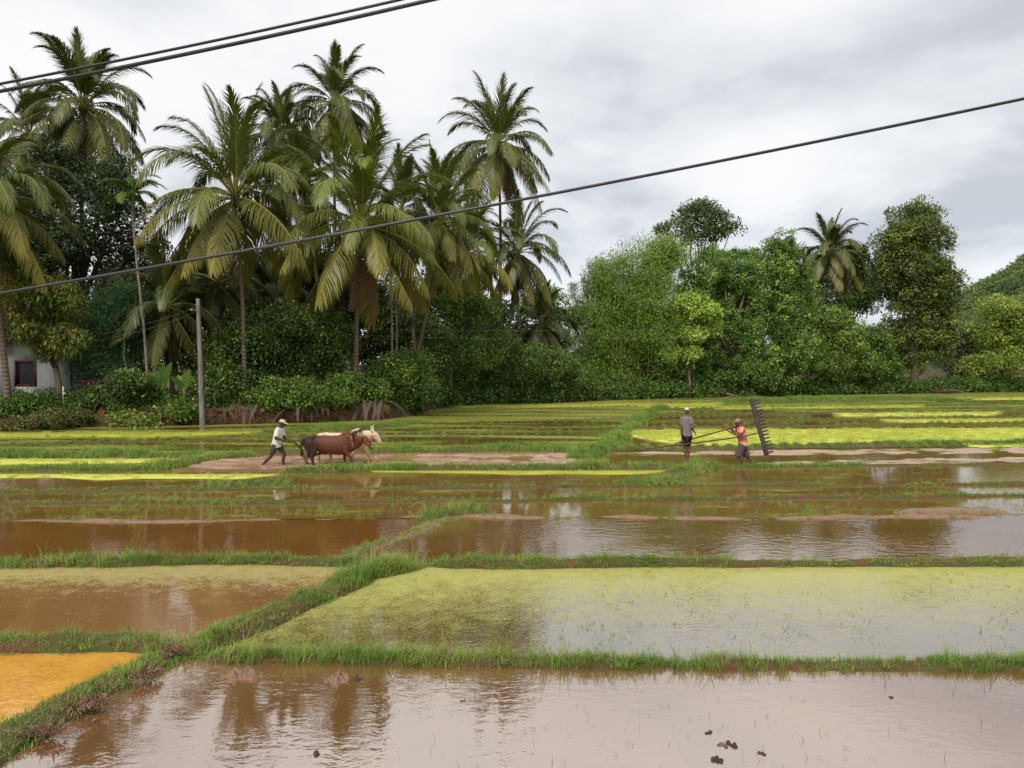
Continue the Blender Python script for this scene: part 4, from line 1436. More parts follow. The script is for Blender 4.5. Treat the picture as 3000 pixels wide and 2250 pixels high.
HZ = hill_h(HX, HY)
ii, jj = np.meshgrid(np.arange(49), np.arange(119), indexing='ij')
qd = np.stack([ii * 120 + jj, ii * 120 + jj + 1, (ii + 1) * 120 + jj + 1, (ii + 1) * 120 + jj], -1).reshape(-1, 4)
props(mesh_np('hill', np.stack([HX, HY, HZ], -1).reshape(-1, 3), qd, 4, plain('hill_soil', (0.05, 0.07, 0.025), 0.9, 0.1, 0.3, 0.05), smooth_=True),
      'wooded hill rising beyond the fields', None, None, 'structure')
cc = bpy.data.collections.new('proto_hilltree')
hcol = [((0.060, 0.095, 0.030), (0.10, 0.145, 0.042)), ((0.075, 0.11, 0.032), (0.13, 0.175, 0.045)), ((0.045, 0.075, 0.030), (0.08, 0.115, 0.04)), ((0.10, 0.135, 0.04), (0.16, 0.19, 0.06))]
for i in range(4):
    V, T, c = leaf_cloud([(0, 0, 3.2, 3.0, 3.0, 2.6), (1.6, 0.5, 2.6, 2.0, 2.0, 1.8), (-1.5, -0.5, 2.2, 2.2, 2.0, 1.8)], 60, 12, 0.9, *hcol[i], None, spread=0.7, seed=400 + i, fill=0.1)
    o = mesh_np('hilltree_%02d' % i, V, T, 3, M['leaf'], None, c)
    COL.objects.unlink(o)
    cc.objects.link(o)
PROTO['hilltree'] = (cc, 4)
n = 3600
hxp, hyp = rng.uniform(60, 420, n), rng.uniform(370, 500, n)
hz = hill_h(hxp, hyp)
scatter('hillside_wood', 'hilltree', np.column_stack([hxp, hyp, hz - 0.6]), rng.uniform(0.6, 1.5, n), 0.08, None, 'green wood covering the distant hill')

# ------------------------------------------------------------------ palms
def frond_mesh(org, az, el, length, droop, hang, nl, lw, colg, coly, yellow, r, twist=0.0, sweep=0.6, ll=0.275, petiole=0.16):
    seg = 16
    d = np.array([math.cos(az) * math.cos(el), math.sin(az) * math.cos(el), math.sin(el)])
    p = np.array(org, float)
    P, Dv = [p.copy()], [d.copy()]
    side0 = np.array([-math.sin(az), math.cos(az), 0])
    for i in range(seg):
        t = (i + 1) / seg
        d = d + np.array([0, 0, -1]) * droop * (0.25 + 1.5 * t) / seg * (0.42 + abs(math.hypot(d[0], d[1])))
        d = d + side0 * twist / seg
        d /= np.linalg.norm(d)
        p = p + d * length / seg
        P.append(p.copy())
        Dv.append(d.copy())
    P, Dv = np.array(P), np.array(Dv)
    mb = MB()
    rr = np.linspace(0.045, 0.008, seg + 1) * (length / 4.5)
    colr = np.array(coly) * 0.6 + np.array(colg) * 0.6
    mb.tube(P, rr, 4, caps=False, col=colr)
    s = np.linspace(petiole, 0.995, nl)
    s = np.repeat(s, 2) + r.normal(0, 0.004, nl * 2)
    sg = np.tile([-1.0, 1.0], nl)
    s = np.clip(s, 0.05, 1)
    fi = s * seg
    i0 = np.clip(fi.astype(int), 0, seg - 1)
    w = (fi - i0)[:, None]
    O = P[i0] * (1 - w) + P[i0 + 1] * w
    T = Dv[i0] * (1 - w) + Dv[i0 + 1] * w
    T /= np.linalg.norm(T, axis=1)[:, None]
    sd = np.cross(T, [0, 0, 1.0])
    nn = np.linalg.norm(sd, axis=1)[:, None]
    sd = np.where(nn > 0.15, sd / (nn + 1e-9), side0[None])
    upv = np.cross(sd, T)
    sn = (s - petiole) / (1 - petiole)
    prof = np.interp(sn, [0, 0.12, 0.35, 0.7, 0.9, 1.0], [0.45, 0.85, 1.0, 0.82, 0.5, 0.28])
    L = (ll * length * prof * r.uniform(0.85, 1.1, len(s)))[:, None]
    fs = (sweep + 0.55 * sn)[:, None]
    dr = sd * sg[:, None] * np.cos(fs) + T * np.sin(fs) + upv * (0.35 - 0.9 * hang)
    dr += r.normal(0, 0.07, dr.shape)
    dr /= np.linalg.norm(dr, axis=1)[:, None]
    m1 = O + dr * L * 0.5
    d2 = dr + np.array([0, 0, -1.0]) * (0.25 + 0.75 * hang)
    d2 /= np.linalg.norm(d2, axis=1)[:, None]
    m2 = m1 + d2 * L * 0.5
    wv = np.cross(dr, upv)
    wv /= np.linalg.norm(wv, axis=1)[:, None] + 1e-9
    hw = lw / 2
    V = np.stack([O - wv * hw * 0.8, O + wv * hw * 0.8, m1 - wv * hw, m1 + wv * hw, m2], 1).reshape(-1, 3)
    k = np.arange(len(s)) * 5
    tri = np.concatenate([np.stack([k, k + 1, k + 3], 1), np.stack([k, k + 3, k + 2], 1), np.stack([k + 2, k + 3, k + 4], 1)])
    yy = np.clip(yellow * (0.35 + 0.9 * sn) + r.normal(0, 0.08, len(s)), 0, 1)
    c = np.array(colg)[None] * (1 - yy)[:, None] + np.array(coly)[None] * yy[:, None]
    c = c * r.uniform(0.8, 1.2, (len(s), 1))
    mb.v.append(V)
    mb.t.append(tri + mb.n)
    mb.n += len(V)
    mb.c.append(np.repeat(c, 5, 0))
    return mb


FG, FG2 = (0.105, 0.140, 0.026), (0.135, 0.175, 0.030)
FY = (0.44, 0.36, 0.075)
FB = (0.20, 0.125, 0.06)


def palm(label, cx, cy, D, R, base_x, n=24, seed=0, bend=0.3, green=FG, yellow=1.0, el_lo=-52, el_hi=86, trunk_r=0.125, dead=0, nuts=True, off=3.4,
         lw=0.054, droop=1.35, nl=76, name='coconut_palm', az0=None, wind=(0, 0), hang=(0.35, 1.0), spear=False, length_top=0.95):
    D0 = D
    D = max(D, G(base_x, float(np.interp(base_x, *np.array(TLpx, float).T)))[1] + off)
    R = R * D / D0 * 1.17
    r = np.random.default_rng(seed)
    Cp = At(cx, cy, D)
    bx = At(base_x, 800, D)[0]
    z0 = float(ground_h(bx, D))
    loc = np.array([bx, D, z0])
    t = thing(name, label, 'palm tree', tuple(loc), 0, 'coconut palms of the grove')
    c = Cp - loc
    mb = MB()
    k = 26
    s = np.linspace(0, 1, k)
    pts = np.zeros((k, 3))
    pts[:, 0] = c[0] * (s + bend * s * (1 - s) * (1 if c[0] >= 0 else 1)) + 0.05 * np.sin(s * 7 + seed)
    pts[:, 1] = c[1] * s
    pts[:, 2] = c[2] * s - 0.15 * (1 - s)
    rad = trunk_r * (1.0 - 0.28 * s + 0.45 * np.exp(-s * 16)) * (1 + 0.035 * np.cos(np.arange(k) * PI))
    mb.tube(pts, rad, 10)
    mb.build('trunk', M['palmbark'], t)
    # fibrous heart where the fronds spring from
    hb = MB()
    hb.tube([c - [0, 0, 0.5], c - [0, 0, 0.1], c + [0, 0, 0.35]], [trunk_r * 0.8, trunk_r * 1.25, trunk_r * 0.5], 8, round_=True)
    hb.build('heart', M['dry'], t)
    n = int(n * 1.6)
    ga = 2.39996
    a0 = r.uniform(0, 2 * PI) if az0 is None else az0
    for i in range(n):
        f = i / (n - 1)
        el = math.radians(el_hi - (el_hi - el_lo) * f ** 1.15) + r.normal(0, 0.10)
        az = a0 + i * ga + r.normal(0, 0.15)
        ln = R * (length_top - 0.12 * (1 - f) + 0.1 * math.sin(f * PI)) * r.uniform(0.82, 1.08)
        dp = droop * (0.75 + 0.55 * (1 - abs(2 * f - 0.8))) * r.uniform(0.8, 1.2)
        hg = hang[0] + (hang[1] - hang[0]) * f
        yv = yellow * (0.05 + 0.55 * max(0, f - 0.45) / 0.55) * r.uniform(0.6, 1.25)
        g = np.array(green) * (1.15 - 0.25 * f) * r.uniform(0.85, 1.15)
        isdead = i >= n - dead
        if isdead:
            el = math.radians(-78) + r.normal(0, 0.06)
            dp, hg, ln = 0.5, 1.1, ln * 0.72
        org = c + np.array([math.cos(az), math.sin(az), 0]) * trunk_r * 0.7 + [0, 0, 0.25 - 0.5 * f]
        fr = frond_mesh(org, az, el, ln, dp, hg, nl, lw, FB if isdead else g, (0.24, 0.13, 0.08) if isdead else FY, 0.6 if isdead else yv, r,
                        twist=r.normal(0, 0.3) + wind[0] * math.cos(az + PI / 2), sweep=0.55 + 0.40 * (1 - f), ll=0.295 - 0.035 * f)
        o = fr.build('frond', M['frond'], t, None, False, True)
        if isdead:
            o['label'] = 'brown withered frond'
    if spear:
        fr = frond_mesh(c + [0, 0, 0.2], 2.6, math.radians(80), R * 1.0, 0.1, 0.0, 40, 0.05, (0.09, 0.10, 0.05), FY, 0.1, r, sweep=1.35, ll=0.09)
        fr.build('frond', M['frond'], t, None, False, True)
    if nuts:
        for b in range(2):
            nb = MB()
            ang = r.uniform(PI * 1.1, PI * 1.9)
            cc_ = c + [0.32 * math.cos(ang), 0.32 * math.sin(ang), -0.35]
            for j in range(7):
                nb.ball(cc_ + r.normal(0, 0.13, 3), (0.11, 0.11, 0.14), 8, 6)
            nb.build('coconut_bunch', M['coconut'], t)
    return t


def px2m(px, D):
    return px * PX(D)


palm('coconut palm cut by the picture edge with golden drooping fronds over the house', -30, 428, 33.5, px2m(195, 33.5), 14, 24, 1, -0.6, FG, 1.35, el_lo=-50, trunk_r=0.15, az0=0.0, off=0.9)
palm('tallest coconut palm above the dark mango tree', 182, 232, 47, px2m(155, 47), 165, 27, 2, 0.0, (0.085, 0.112, 0.026), 0.7, el_lo=-52)
palm('coconut palm half hidden behind the tallest one, near the picture edge', 62, 290, 53, px2m(120, 53), 40, 22, 3, 0.0, (0.085, 0.112, 0.026), 0.7)
palm('big coconut palm with a tall upright tuft, trunk standing just beyond the concrete pole', 508, 425, 38, px2m(228, 38), 533, 26, 4, -0.3, FG, 1.25, el_lo=-42, dead=0, az0=1.2, off=1.3, droop=1.2)
palm('coconut palm peeping over the shoulder of the big one beside the pole', 607, 292, 51, px2m(112, 51), 640, 24, 5, 0.2, (0.082, 0.112, 0.026), 0.6)
palm('high coconut palm with a long bare gap of sky around its crown', 722, 222, 55, px2m(125, 55), 728, 26, 6, 0.0, (0.088, 0.118, 0.028), 0.8, el_lo=-62, dead=2)
palm('biggest coconut palm with red brown withered skirt in the middle of the grove', 780, 482, 37.5, px2m(222, 37.5), 763, 30, 7, 0.2, FG2, 1.2, el_lo=-48, droop=1.1, dead=2, wind=(0.2, 0), trunk_r=0.14, az0=0.4, off=1.4)
palm('coconut palm on a leaning trunk with a bare upright spear', 952, 480, 42.5, px2m(150, 42.5), 872, 25, 8, 0.5, FG, 1.1, el_lo=-50, spear=True, dead=1)
palm('isolated tall coconut palm standing clear against the grey sky', 1076, 315, 47, px2m(140, 47), 1086, 27, 9, -0.2, (0.092, 0.125, 0.026), 0.95, el_lo=-56, dead=1, trunk_r=0.13)
palm('dark coconut palm at the end of the grove under the isolated one', 1118, 545, 46, px2m(128, 46), 1072, 23, 10, 0.4, (0.082, 0.112, 0.026), 0.7, el_lo=-60, dead=2)
palm('coconut palm with yellow drooping fronds before the end of the grove', 1010, 545, 41.5, px2m(125, 41.5), 1005, 20, 11, 0.0, FG2, 1.3, el_lo=-50)
palm('low coconut palm with hanging fronds behind the slim areca trunk', 362, 662, 37, px2m(140, 37), 372, 22, 12, 0.0, (0.075, 0.10, 0.028), 0.7, el_lo=-74)
palm('dim coconut palm behind the concrete pole', 470, 610, 43, px2m(125, 43), 462, 20, 13, 0.0, (0.06, 0.095, 0.024), 0.4, el_lo=-40)
palm('small grey green palm drooping at the wood gap', 1170, 700, 54, px2m(85, 54), 1182, 18, 14, 0.0, (0.075, 0.10, 0.035), 0.3, el_lo=-60, nuts=False)
palm('slim far coconut palm standing above the creeper shrub', 1795, 548, 74, px2m(88, 74), 1800, 24, 15, 0.0, (0.075, 0.105, 0.028), 0.7, el_lo=-52, dead=1, lw=0.075)
palm('coconut palm wholly behind the big pair, only crown tips showing', 655, 400, 47, px2m(130, 47), 720, 22, 16, 0.0, (0.085, 0.118, 0.026), 0.7)

palm('coconut palm crowded behind the biggest one and the leaning one', 868, 455, 50, px2m(118, 50), 905, 20, 17, 0.0, (0.07, 0.10, 0.024), 0.9)
palm('low dark coconut palm with arching fronds between the two big trunks', 585, 640, 45, px2m(110, 45), 640, 16, 18, 0.0, (0.06, 0.09, 0.024), 0.3, el_lo=-20, nuts=False)

# areca palms: slim ringed stems with a small fresh crown
def areca(label, cx, cy, D, base_x, R, n, seed, crown=True, r0=0.075):
    D = max(D, G(base_x, float(np.interp(base_x, *np.array(TLpx, float).T)))[1] + 1.2)
    r = np.random.default_rng(seed)
    Cp = At(cx, cy, D)
    bx = At(base_x, 800, D)[0]
    loc = np.array([bx, D, float(ground_h(bx, D))])
    t = thing('areca_palm', label, 'palm tree', tuple(loc), 0, 'slim areca palms of the grove')
    c = Cp - loc
    mb = MB()
    s = np.linspace(0, 1, 20)
    mb.tube(np.column_stack([c[0] * s + 0.06 * np.sin(s * 5), c[1] * s, c[2] * s - 0.1 * (1 - s)]), r0 * (1 - 0.3 * s), 8)
    mb.build('trunk', plain('areca_stem', (0.24, 0.21, 0.17), 0.8, 0.1, 0.4, 2.5, 0.3, stretch=(1, 1, 2)), t)
    if crown:
        sh = MB()
        sh.tube([c - [0, 0, 0.1], c + [0, 0, 0.4], c + [0, 0, 0.9]], [r0, r0 * 1.1, r0 * 0.6], 8, round_=True)
        sh.build('crownshaft', plain('areca_sheath', (0.10, 0.17, 0.03), 0.5, 0.3), t)
    for i in range(n):
        f = i / max(1, n - 1)
        el = math.radians(86 - 86 * f) + r.normal(0, 0.14)
        fr = frond_mesh(c + [0, 0, 0.7], i * 2.4 + seed, el, R * r.uniform(0.85, 1.1), 1.1, 0.15 + 0.5 * f, 44, 0.042, (0.085, 0.16, 0.022), (0.16, 0.20, 0.03), 0.4, r, ll=0.30, petiole=0.1, twist=r.normal(0, 0.8), sweep=0.8)
        fr.build('frond', M['frond'], t, None, False, True)
    return t


areca('slim areca palm with a fresh green tuft near the house', 288, 450, 36.5, 321, px2m(80, 36.5), 15, 21)
areca('thin areca stem beside the withered skirt of the biggest palm', 848, 560, 43, 842, px2m(60, 43), 7, 22)
areca('second thin areca stem close behind its twin', 858, 570, 44.5, 853, px2m(60, 44), 7, 23)
areca('short pale areca stem beside the foot of the slim areca palm', 268, 760, 36.8, 292, px2m(40, 36), 6, 24, r0=0.06)

# banana plants
def banana(label, x, D, leaves, seed):
    X = At(x, 800, D)[0]
    z0 = float(ground_h(X, D))
    t = thing('banana_plant', label, 'banana plant', (X, D, z0), 0, 'banana plants above the wall')
    r = np.random.default_rng(seed)
    mb = MB()
    mb.tube([[0, 0, -0.1], [0.02, 0, 0.6], [0.0, 0, 1.1]], [0.10, 0.085, 0.06], 8)
    mb.build('stem', plain('banana_stem', (0.12, 0.15, 0.05), 0.6, 0.3), t)
    for az, el, ln, wd in leaves:
        n = 10
        s = np.linspace(0, 1, n)
        p = np.array([0, 0, 1.0])
        d = np.array([math.cos(az) * math.cos(el), math.sin(az) * math.cos(el) - 0.15, math.sin(el)])
        P = []
        for i in range(n):
            P.append(p.copy())
            p = p + d * ln / n
            d = d + [0, 0, -0.09]
            d /= np.linalg.norm(d)
        P = np.array(P)
        sd = np.cross(np.gradient(P, axis=0), [0.2, -1, 0.3])
        sd /= np.linalg.norm(sd, axis=1)[:, None]
        ww = wd * np.sin(np.clip(s * 0.93 + 0.05, 0, 1) * PI) ** 0.6
        V = np.concatenate([P - sd * ww[:, None] / 2 - [0, 0, .03], P, P + sd * ww[:, None] / 2 - [0, 0, .03]])
        k = np.arange(n - 1)
        qd = np.concatenate([np.stack([k, k + n, k + n + 1, k + 1], 1), np.stack([k + n, k + 2 * n, k + 2 * n + 1, k + n + 1], 1)])
        mesh_np('leaf', V, qd, 4, M['leaf'], t, np.tile(np.array((0.13, 0.25, 0.035)) * r.uniform(0.5, 1.15), (3 * n, 1)), True)
    return t


banana('young banana plant with one lit upright leaf beside the concrete pole', 397, 37.2, [(0.3, 1.35, 1.2, 0.42), (2.2, 0.9, 1.2, 0.3), (3.6, 1.1, 1.0, 0.3)], 1)
banana('banana plant with long dark leaves beside the slim areca foot', 350, 37.4, [(0.5, 1.3, 1.6, 0.36), (2.4, 1.2, 1.7, 0.4), (3.9, 1.0, 1.4, 0.36), (1.2, 1.45, 1.5, 0.3)], 2)
# ------------------------------------------------------------------ house, wall, pole, wires
D = 38.0
hx0, hx1 = At(-120, 800, D)[0], At(150, 800, D)[0]
zb = 0.55
ztop = At(60, 742, D)[2]
house = thing('house', 'small grey white house with a dark red window behind the palms', 'house', ((hx0 + hx1) / 2, D + 2.5, zb))
hl = np.array(house.location)


def _wallmat():
    t = NT('stained_limewash')
    p = t.pos()
    s = t.n('ShaderNodeSeparateXYZ')
    t.t.links.new(p, s.inputs[0])
    c = t.mix(t.noise(1.5, 5, 0.65, p), (0.26, 0.27, 0.27), (0.44, 0.44, 0.43))
    zz = t.math('ADD', s.outputs['Z'], t.math('MULTIPLY', t.noise(2.2, 4, 0.6, p), 0.9))
    m = t.n('ShaderNodeMapRange', ins={'Value': zz, 'From Min': 1.75, 'From Max': 1.35})
    c = t.mix(m.outputs[0], c, (0.36, 0.13, 0.06))
    return t.done(t.bsdf(c, 0.85, 0.1, t.bump(t.noise(8, 5, 0.6, p), 0.2, 0.02)))


wm = _wallmat()
wx0, wx1 = At(31, 800, D)[0] - hl[0], At(79, 800, D)[0] - hl[0]
wz0, wz1 = At(50, 835, D)[2] - zb, At(50, 779, D)[2] - zb
hw0, hw1 = hx0 - hl[0], hx1 - hl[0]
H = ztop - zb + 0.3
th = 0.2
mb = MB()
y0 = -2.5
# front wall with a real window opening
mb.box(((hw0 + wx0) / 2, y0 + th / 2, H / 2), (wx0 - hw0, th, H))
mb.box(((wx1 + hw1) / 2, y0 + th / 2, H / 2), (hw1 - wx1, th, H))
mb.box(((wx0 + wx1) / 2, y0 + th / 2, wz0 / 2), (wx1 - wx0, th, wz0))
mb.box(((wx0 + wx1) / 2, y0 + th / 2, (wz1 + H) / 2), (wx1 - wx0, th, H - wz1))
for sx in (hw0 + th / 2, hw1 - th / 2):
    mb.box((sx, 0.1, H / 2), (th, 5.0 - 0.2 - th, H))
mb.box((0, 2.4, H / 2), (hw1 - hw0, th, H))
mb.build('wall', wm, house, None, False)
fr = MB()
fw = 0.085
for xx in (wx0 + fw / 2, wx1 - fw / 2):
    fr.box((xx, y0 + 0.06, (wz0 + wz1) / 2), (fw, 0.16, wz1 - wz0))
for zz in (wz0 + fw / 2, wz1 - fw / 2):
    fr.box(((wx0 + wx1) / 2, y0 + 0.06, zz), (wx1 - wx0 - 2 * fw, 0.15, fw))
redp = plain('dark_red_paint', (0.085, 0.014, 0.014), 0.5, 0.3, 0.3, 3)
wf = fr.build('window', redp, house, None, False)
bars = MB()
for i in range(7):
    xx = wx0 + fw + (wx1 - wx0 - 2 * fw) * (i + 0.5) / 7
    bars.tube([[xx, y0 + 0.06, wz0 + fw], [xx, y0 + 0.06, wz1 - fw]], 0.009, 6)
bars.build('bars', plain('iron_bar', (0.05, 0.045, 0.045), 0.5, 0.5), wf)
mesh_np('pane', [[wx0 + fw, y0 + 0.13, wz0 + fw], [wx1 - fw, y0 + 0.13, wz0 + fw], [wx1 - fw, y0 + 0.13, wz1 - fw], [wx0 + fw, y0 + 0.13, wz1 - fw]], [0, 1, 2, 3], 4,
        plain('dark_glass', (0.012, 0.014, 0.016), 0.25, 0.4), wf)
# tiled roof: rows of clay tiles over the eave
rf = MB()
ez, rz_ = H + 0.002, H + 1.5
for sgn, ye in ((-1, -3.1), (1, 3.1)):
    v = [[hw0 - .4, ye, ez - 0.25], [hw1 + .4, ye, ez - 0.25], [hw1 + .4, 0, rz_], [hw0 - .4, 0, rz_]]
    v2 = [[a, b, c + 0.08] for a, b, c in v]
    rf.add(v + v2, [[0, 1, 2, 3], [4, 5, 6, 7], [0, 1, 5, 4], [1, 2, 6, 5], [3, 0, 4, 7]])
roof = rf.build('roof', plain('shaded_clay', (0.05, 0.03, 0.025), 0.9, 0.1, 0.4, 4.0), house, None, False)  # clay colour darkened to stand in for the black shadow above the wall
tl = MB()
for row in range(9):
    f = row / 9
    for k in range(int((hw1 - hw0 + .8) / 0.25)):
        xx = hw0 - 0.4 + 0.25 * k + 0.125
        yy, zz = -3.1 * (1 - f) - 0.02, (ez - 0.25) * (1 - f) + rz_ * f + 0.10
        tl.box((xx, yy + 0.17, zz + 0.07), (0.22, 0.40, 0.03), (0.46, 0, 0))
props(tl.build('tiles', plain('shaded_clay_tile', (0.055, 0.032, 0.026), 0.85, 0.1, 0.5, 5.0), roof, None, False), None, None, None, 'stuff')  # tile colour carries the same painted shadow as the roof

# second wall with a red shutter, seen between the leaves
D2_ = 39.5
sxa, sxb = At(176, 760, D2_)[0], At(222, 760, D2_)[0]
shed = thing('shed', 'little lean-to with a dark red shutter half hidden in leaves', 'shed', ((sxa + sxb) / 2, D2_ + 0.6, zb))
szt = At(190, 735, D2_)[2] - zb
mb = MB()
mb.box((0, 0, szt / 2), (sxb - sxa, 1.2, szt))
mb.build('wall', plain('dark_limewash', (0.12, 0.11, 0.10), 0.9, 0.1, 0.3, 2.0), shed, None, False)
mb = MB()
sa, sb = At(184, 778, D2_), At(224, 741, D2_)
for i in range(4):
    w_ = (sb[0] - sa[0]) / 4
    mb.box((sa[0] + w_ * (i + 0.5) - (sxa + sxb) / 2, -0.64, (sa[2] + sb[2]) / 2 - zb), (w_ - 0.012, 0.05, sb[2] - sa[2]))
mb.build('shutter', redp, shed, None, False)
mb = MB()
mb.box((0, -0.1, szt + 0.06), (sxb - sxa + 0.4, 1.8, 0.07), (0.12, 0, 0))
mb.build('roof', plain('old_sheet', (0.13, 0.07, 0.05), 0.8, 0.2, 0.4, 3.0), shed, None, False)

# pile of old tiles and boards by the house
p = At(275, 848, 36.8)
pile = thing('plank_pile', 'heap of reddish boards lying behind the low shrub by the house', 'boards', (p[0], p[1], float(ground_h(p[0], p[1]))))
for i in range(7):
    mb = MB()
    mb.box((rng.normal(-1.2, 0.2), rng.normal(0, 0.25), 1.05 + 0.07 * i), (1.5 + rng.uniform(-.3, .3), 0.2, 0.05), (0, rng.normal(0, 0.05), rng.normal(0, 0.15)))
    mb.build('board', plain('board_%d' % i, (0.17 + 0.05 * (i % 2), 0.08, 0.055), 0.85, 0.1), pile, None, False)
mb = MB()
for xx in (-1.8, -0.7):
    mb.box((xx, 0, 0.5), (0.1, 0.3, 1.02))
mb.build('leg', M['darkbark'], pile, None, False)

# laterite wall, every stone its own block
wa = [G(205, 921), G(430, 917.5), G(600, 913.5), G(800, 908), G(838, 905)]
wa = np.array(wa)[:, :2]
sg = np.concatenate([[0], np.cumsum(np.linalg.norm(np.diff(wa, axis=0), axis=1))])
LW = sg[-1]
wall = thing('stone_wall', 'low crumbling red laterite stone wall along the foot of the grove', 'wall', (wa[2][0], wa[2][1], 0))
wl = np.array(wall.location)
stone_m = []
for i in range(4):
    t = NT('laterite_%d' % i)
    pz = t.pos()
    base = [(0.32, 0.115, 0.065), (0.40, 0.16, 0.085), (0.24, 0.10, 0.065), (0.34, 0.19, 0.12)][i]
    c = t.mix(t.noise(9, 5, 0.7, pz), tuple(x * 0.4 for x in base), base)
    c = t.mix(t.ramp(t.noise(1.7, 4, 0.6, pz), [(0.5, 0.0), (0.66, 0.75)]), c, (0.06, 0.065, 0.03))
    stone_m.append(t.done(t.bsdf(c, 0.95, 0.1, t.bump(t.noise(16, 5, 0.7, pz), 0.8, 0.05))))
base_blocks = []
for k in range(8):
    v = np.array([[sx, sy, sz] for sz in (-1, 1) for sy in (-1, 1) for sx in (-1, 1)], float) * 0.5
    v += rng.normal(0, 0.045, v.shape)
    me = bpy.data.meshes.new('laterite_block')
    me.from_pydata([tuple(p) for p in v], [], [(0, 2, 3, 1), (4, 5, 7, 6), (0, 1, 5, 4), (2, 6, 7, 3), (0, 4, 6, 2), (1, 3, 7, 5)])
    me.materials.append(stone_m[k % 4])
    base_blocks.append(me)
for row in range(4):
    s = rng.uniform(0, 0.2)
    while s < LW - 0.15:
        bl_ = rng.uniform(0.30, 0.46)
        if not (row == 3 and rng.uniform() < 0.3):
            m_ = s + bl_ / 2
            x_, y_ = np.interp(m_, sg, wa[:, 0]), np.interp(m_, sg, wa[:, 1])
            o = bpy.data.objects.new('stone', base_blocks[rng.integers(8)])
            o.scale = (bl_ - 0.02, 0.32, 0.175)
            o.location = (x_ - wl[0], y_ - wl[1] + 0.25 + rng.normal(0, 0.03), 0.02 + 0.19 * row + 0.09)
            o.rotation_euler = (rng.normal(0, .03), rng.normal(0, .03), 0.12 + rng.normal(0, .04))
            link(o, wall)
        s += bl_
mb = MB()
for a, b in zip(wa[:-1], wa[1:]):
    c_ = (a + b) / 2 - wl[:2]
    mb.box((c_[0], c_[1] + 0.42, 0.32), (np.linalg.norm(b - a), 0.24, 0.8), (0, 0, math.atan2(b[1] - a[1], b[0] - a[0])))
mb.build('rubble_core', M['soil'], wall, None, False)


# dry palm fronds leaning over the wall
def dry_pile(label, x, y, Dd, n, ln, spread, seed, name='dry_frond_pile', azs=(3.3, 6.1), z=0.9):
    r = np.random.default_rng(seed)
    p = At(x, y, Dd)
    t = thing(name, label, 'dry fronds', (p[0], p[1], z), 0, 'dry palm fronds on the wall')
    for i in range(n):
        az = r.uniform(*azs)
        fr_ = frond_mesh((r.normal(0, spread), r.normal(0, 0.15), r.uniform(-0.1, 0.25)), az, r.uniform(-0.9, -0.1), ln * r.uniform(0.7, 1.2), 1.3, 0.9, 22, 0.016,
                         (0.15, 0.10, 0.07), (0.30, 0.22, 0.16), 0.5, r, ll=0.16)
        fr_.build('frond', M['frond'], t, None, False, True)
    return t


pw = G(800, 908)
dry_pile('big heap of grey brown dry fronds at the end of the stone wall', 800, 880, pw[1] + 0.1, 20, 1.5, 0.35, 1, z=0.95)
dry_pile('dry fronds hanging over the wall beside the pole', 520, 885, G(520, 916)[1] + 0.15, 16, 1.1, 1.0, 2, z=0.82)
dry_pile('thin dry fronds strewn along the middle of the wall', 660, 885, G(660, 912)[1] + 0.15, 16, 1.1, 1.0, 3, z=0.82)
dry_pile('dry twigs hanging over the wall end below the areca', 335, 890, G(335, 919)[1] + 0.15, 12, 0.9, 0.5, 4, z=0.8)

mb = MB()
mb.ball((0, 0, 0.06), (0.13, 0.1, 0.07), 12, 8)
mb.ball((0.09, 0.02, 0.07), (0.06, 0.05, 0.05), 8, 6)
mb.tube([[0.12, 0.02, 0.09], [0.19, 0.03, 0.13]], [0.012, 0.03], 6)
o = mb.fused('plastic_bag', plain('white_plastic', (0.75, 0.76, 0.78), 0.4, 0.4, 0.05), None, 0.012, 2, tuple(G(334, 915)[:2]) + (0.01,))
props(o, 'small white plastic bag lying at the foot of the stone wall', 'bag')

pts = []
for i in range(380):
    f_ = rng.uniform(0, LW)
    if vnoise(f_ * 0.8, 0.3, 5) < rng.uniform(-0.9, 0.5):
        continue
    x_, y_ = np.interp(f_, sg, wa[:, 0]), np.interp(f_, sg, wa[:, 1])
    pts.append((x_, y_ + rng.uniform(-0.12, 0.15), rng.choice([0.0, 0.1, 0.4, 0.72], p=[0.4, 0.1, 0.2, 0.3])))
M['twig'] = plain('dry_twigs', (0.24, 0.17, 0.12), 0.85, 0.1, 0.4, 2.0)
proto_collection('twig', [(*blades(16, 0.42, 0.10, 0.013, 1.0, 3, 140 + k), M['twig']) for k in range(3)] + [(*blades(20, 0.3, 0.12, 0.02, 0.9, 3, 150 + k), M['grass']) for k in range(2)])
scatter('dry_twigs', 'twig', pts, rng.uniform(0.6, 1.5, len(pts)), 0.5, [0.26, 0.26, 0.26, 0.11, 0.11], 'dry twigs and weeds over the stone wall')

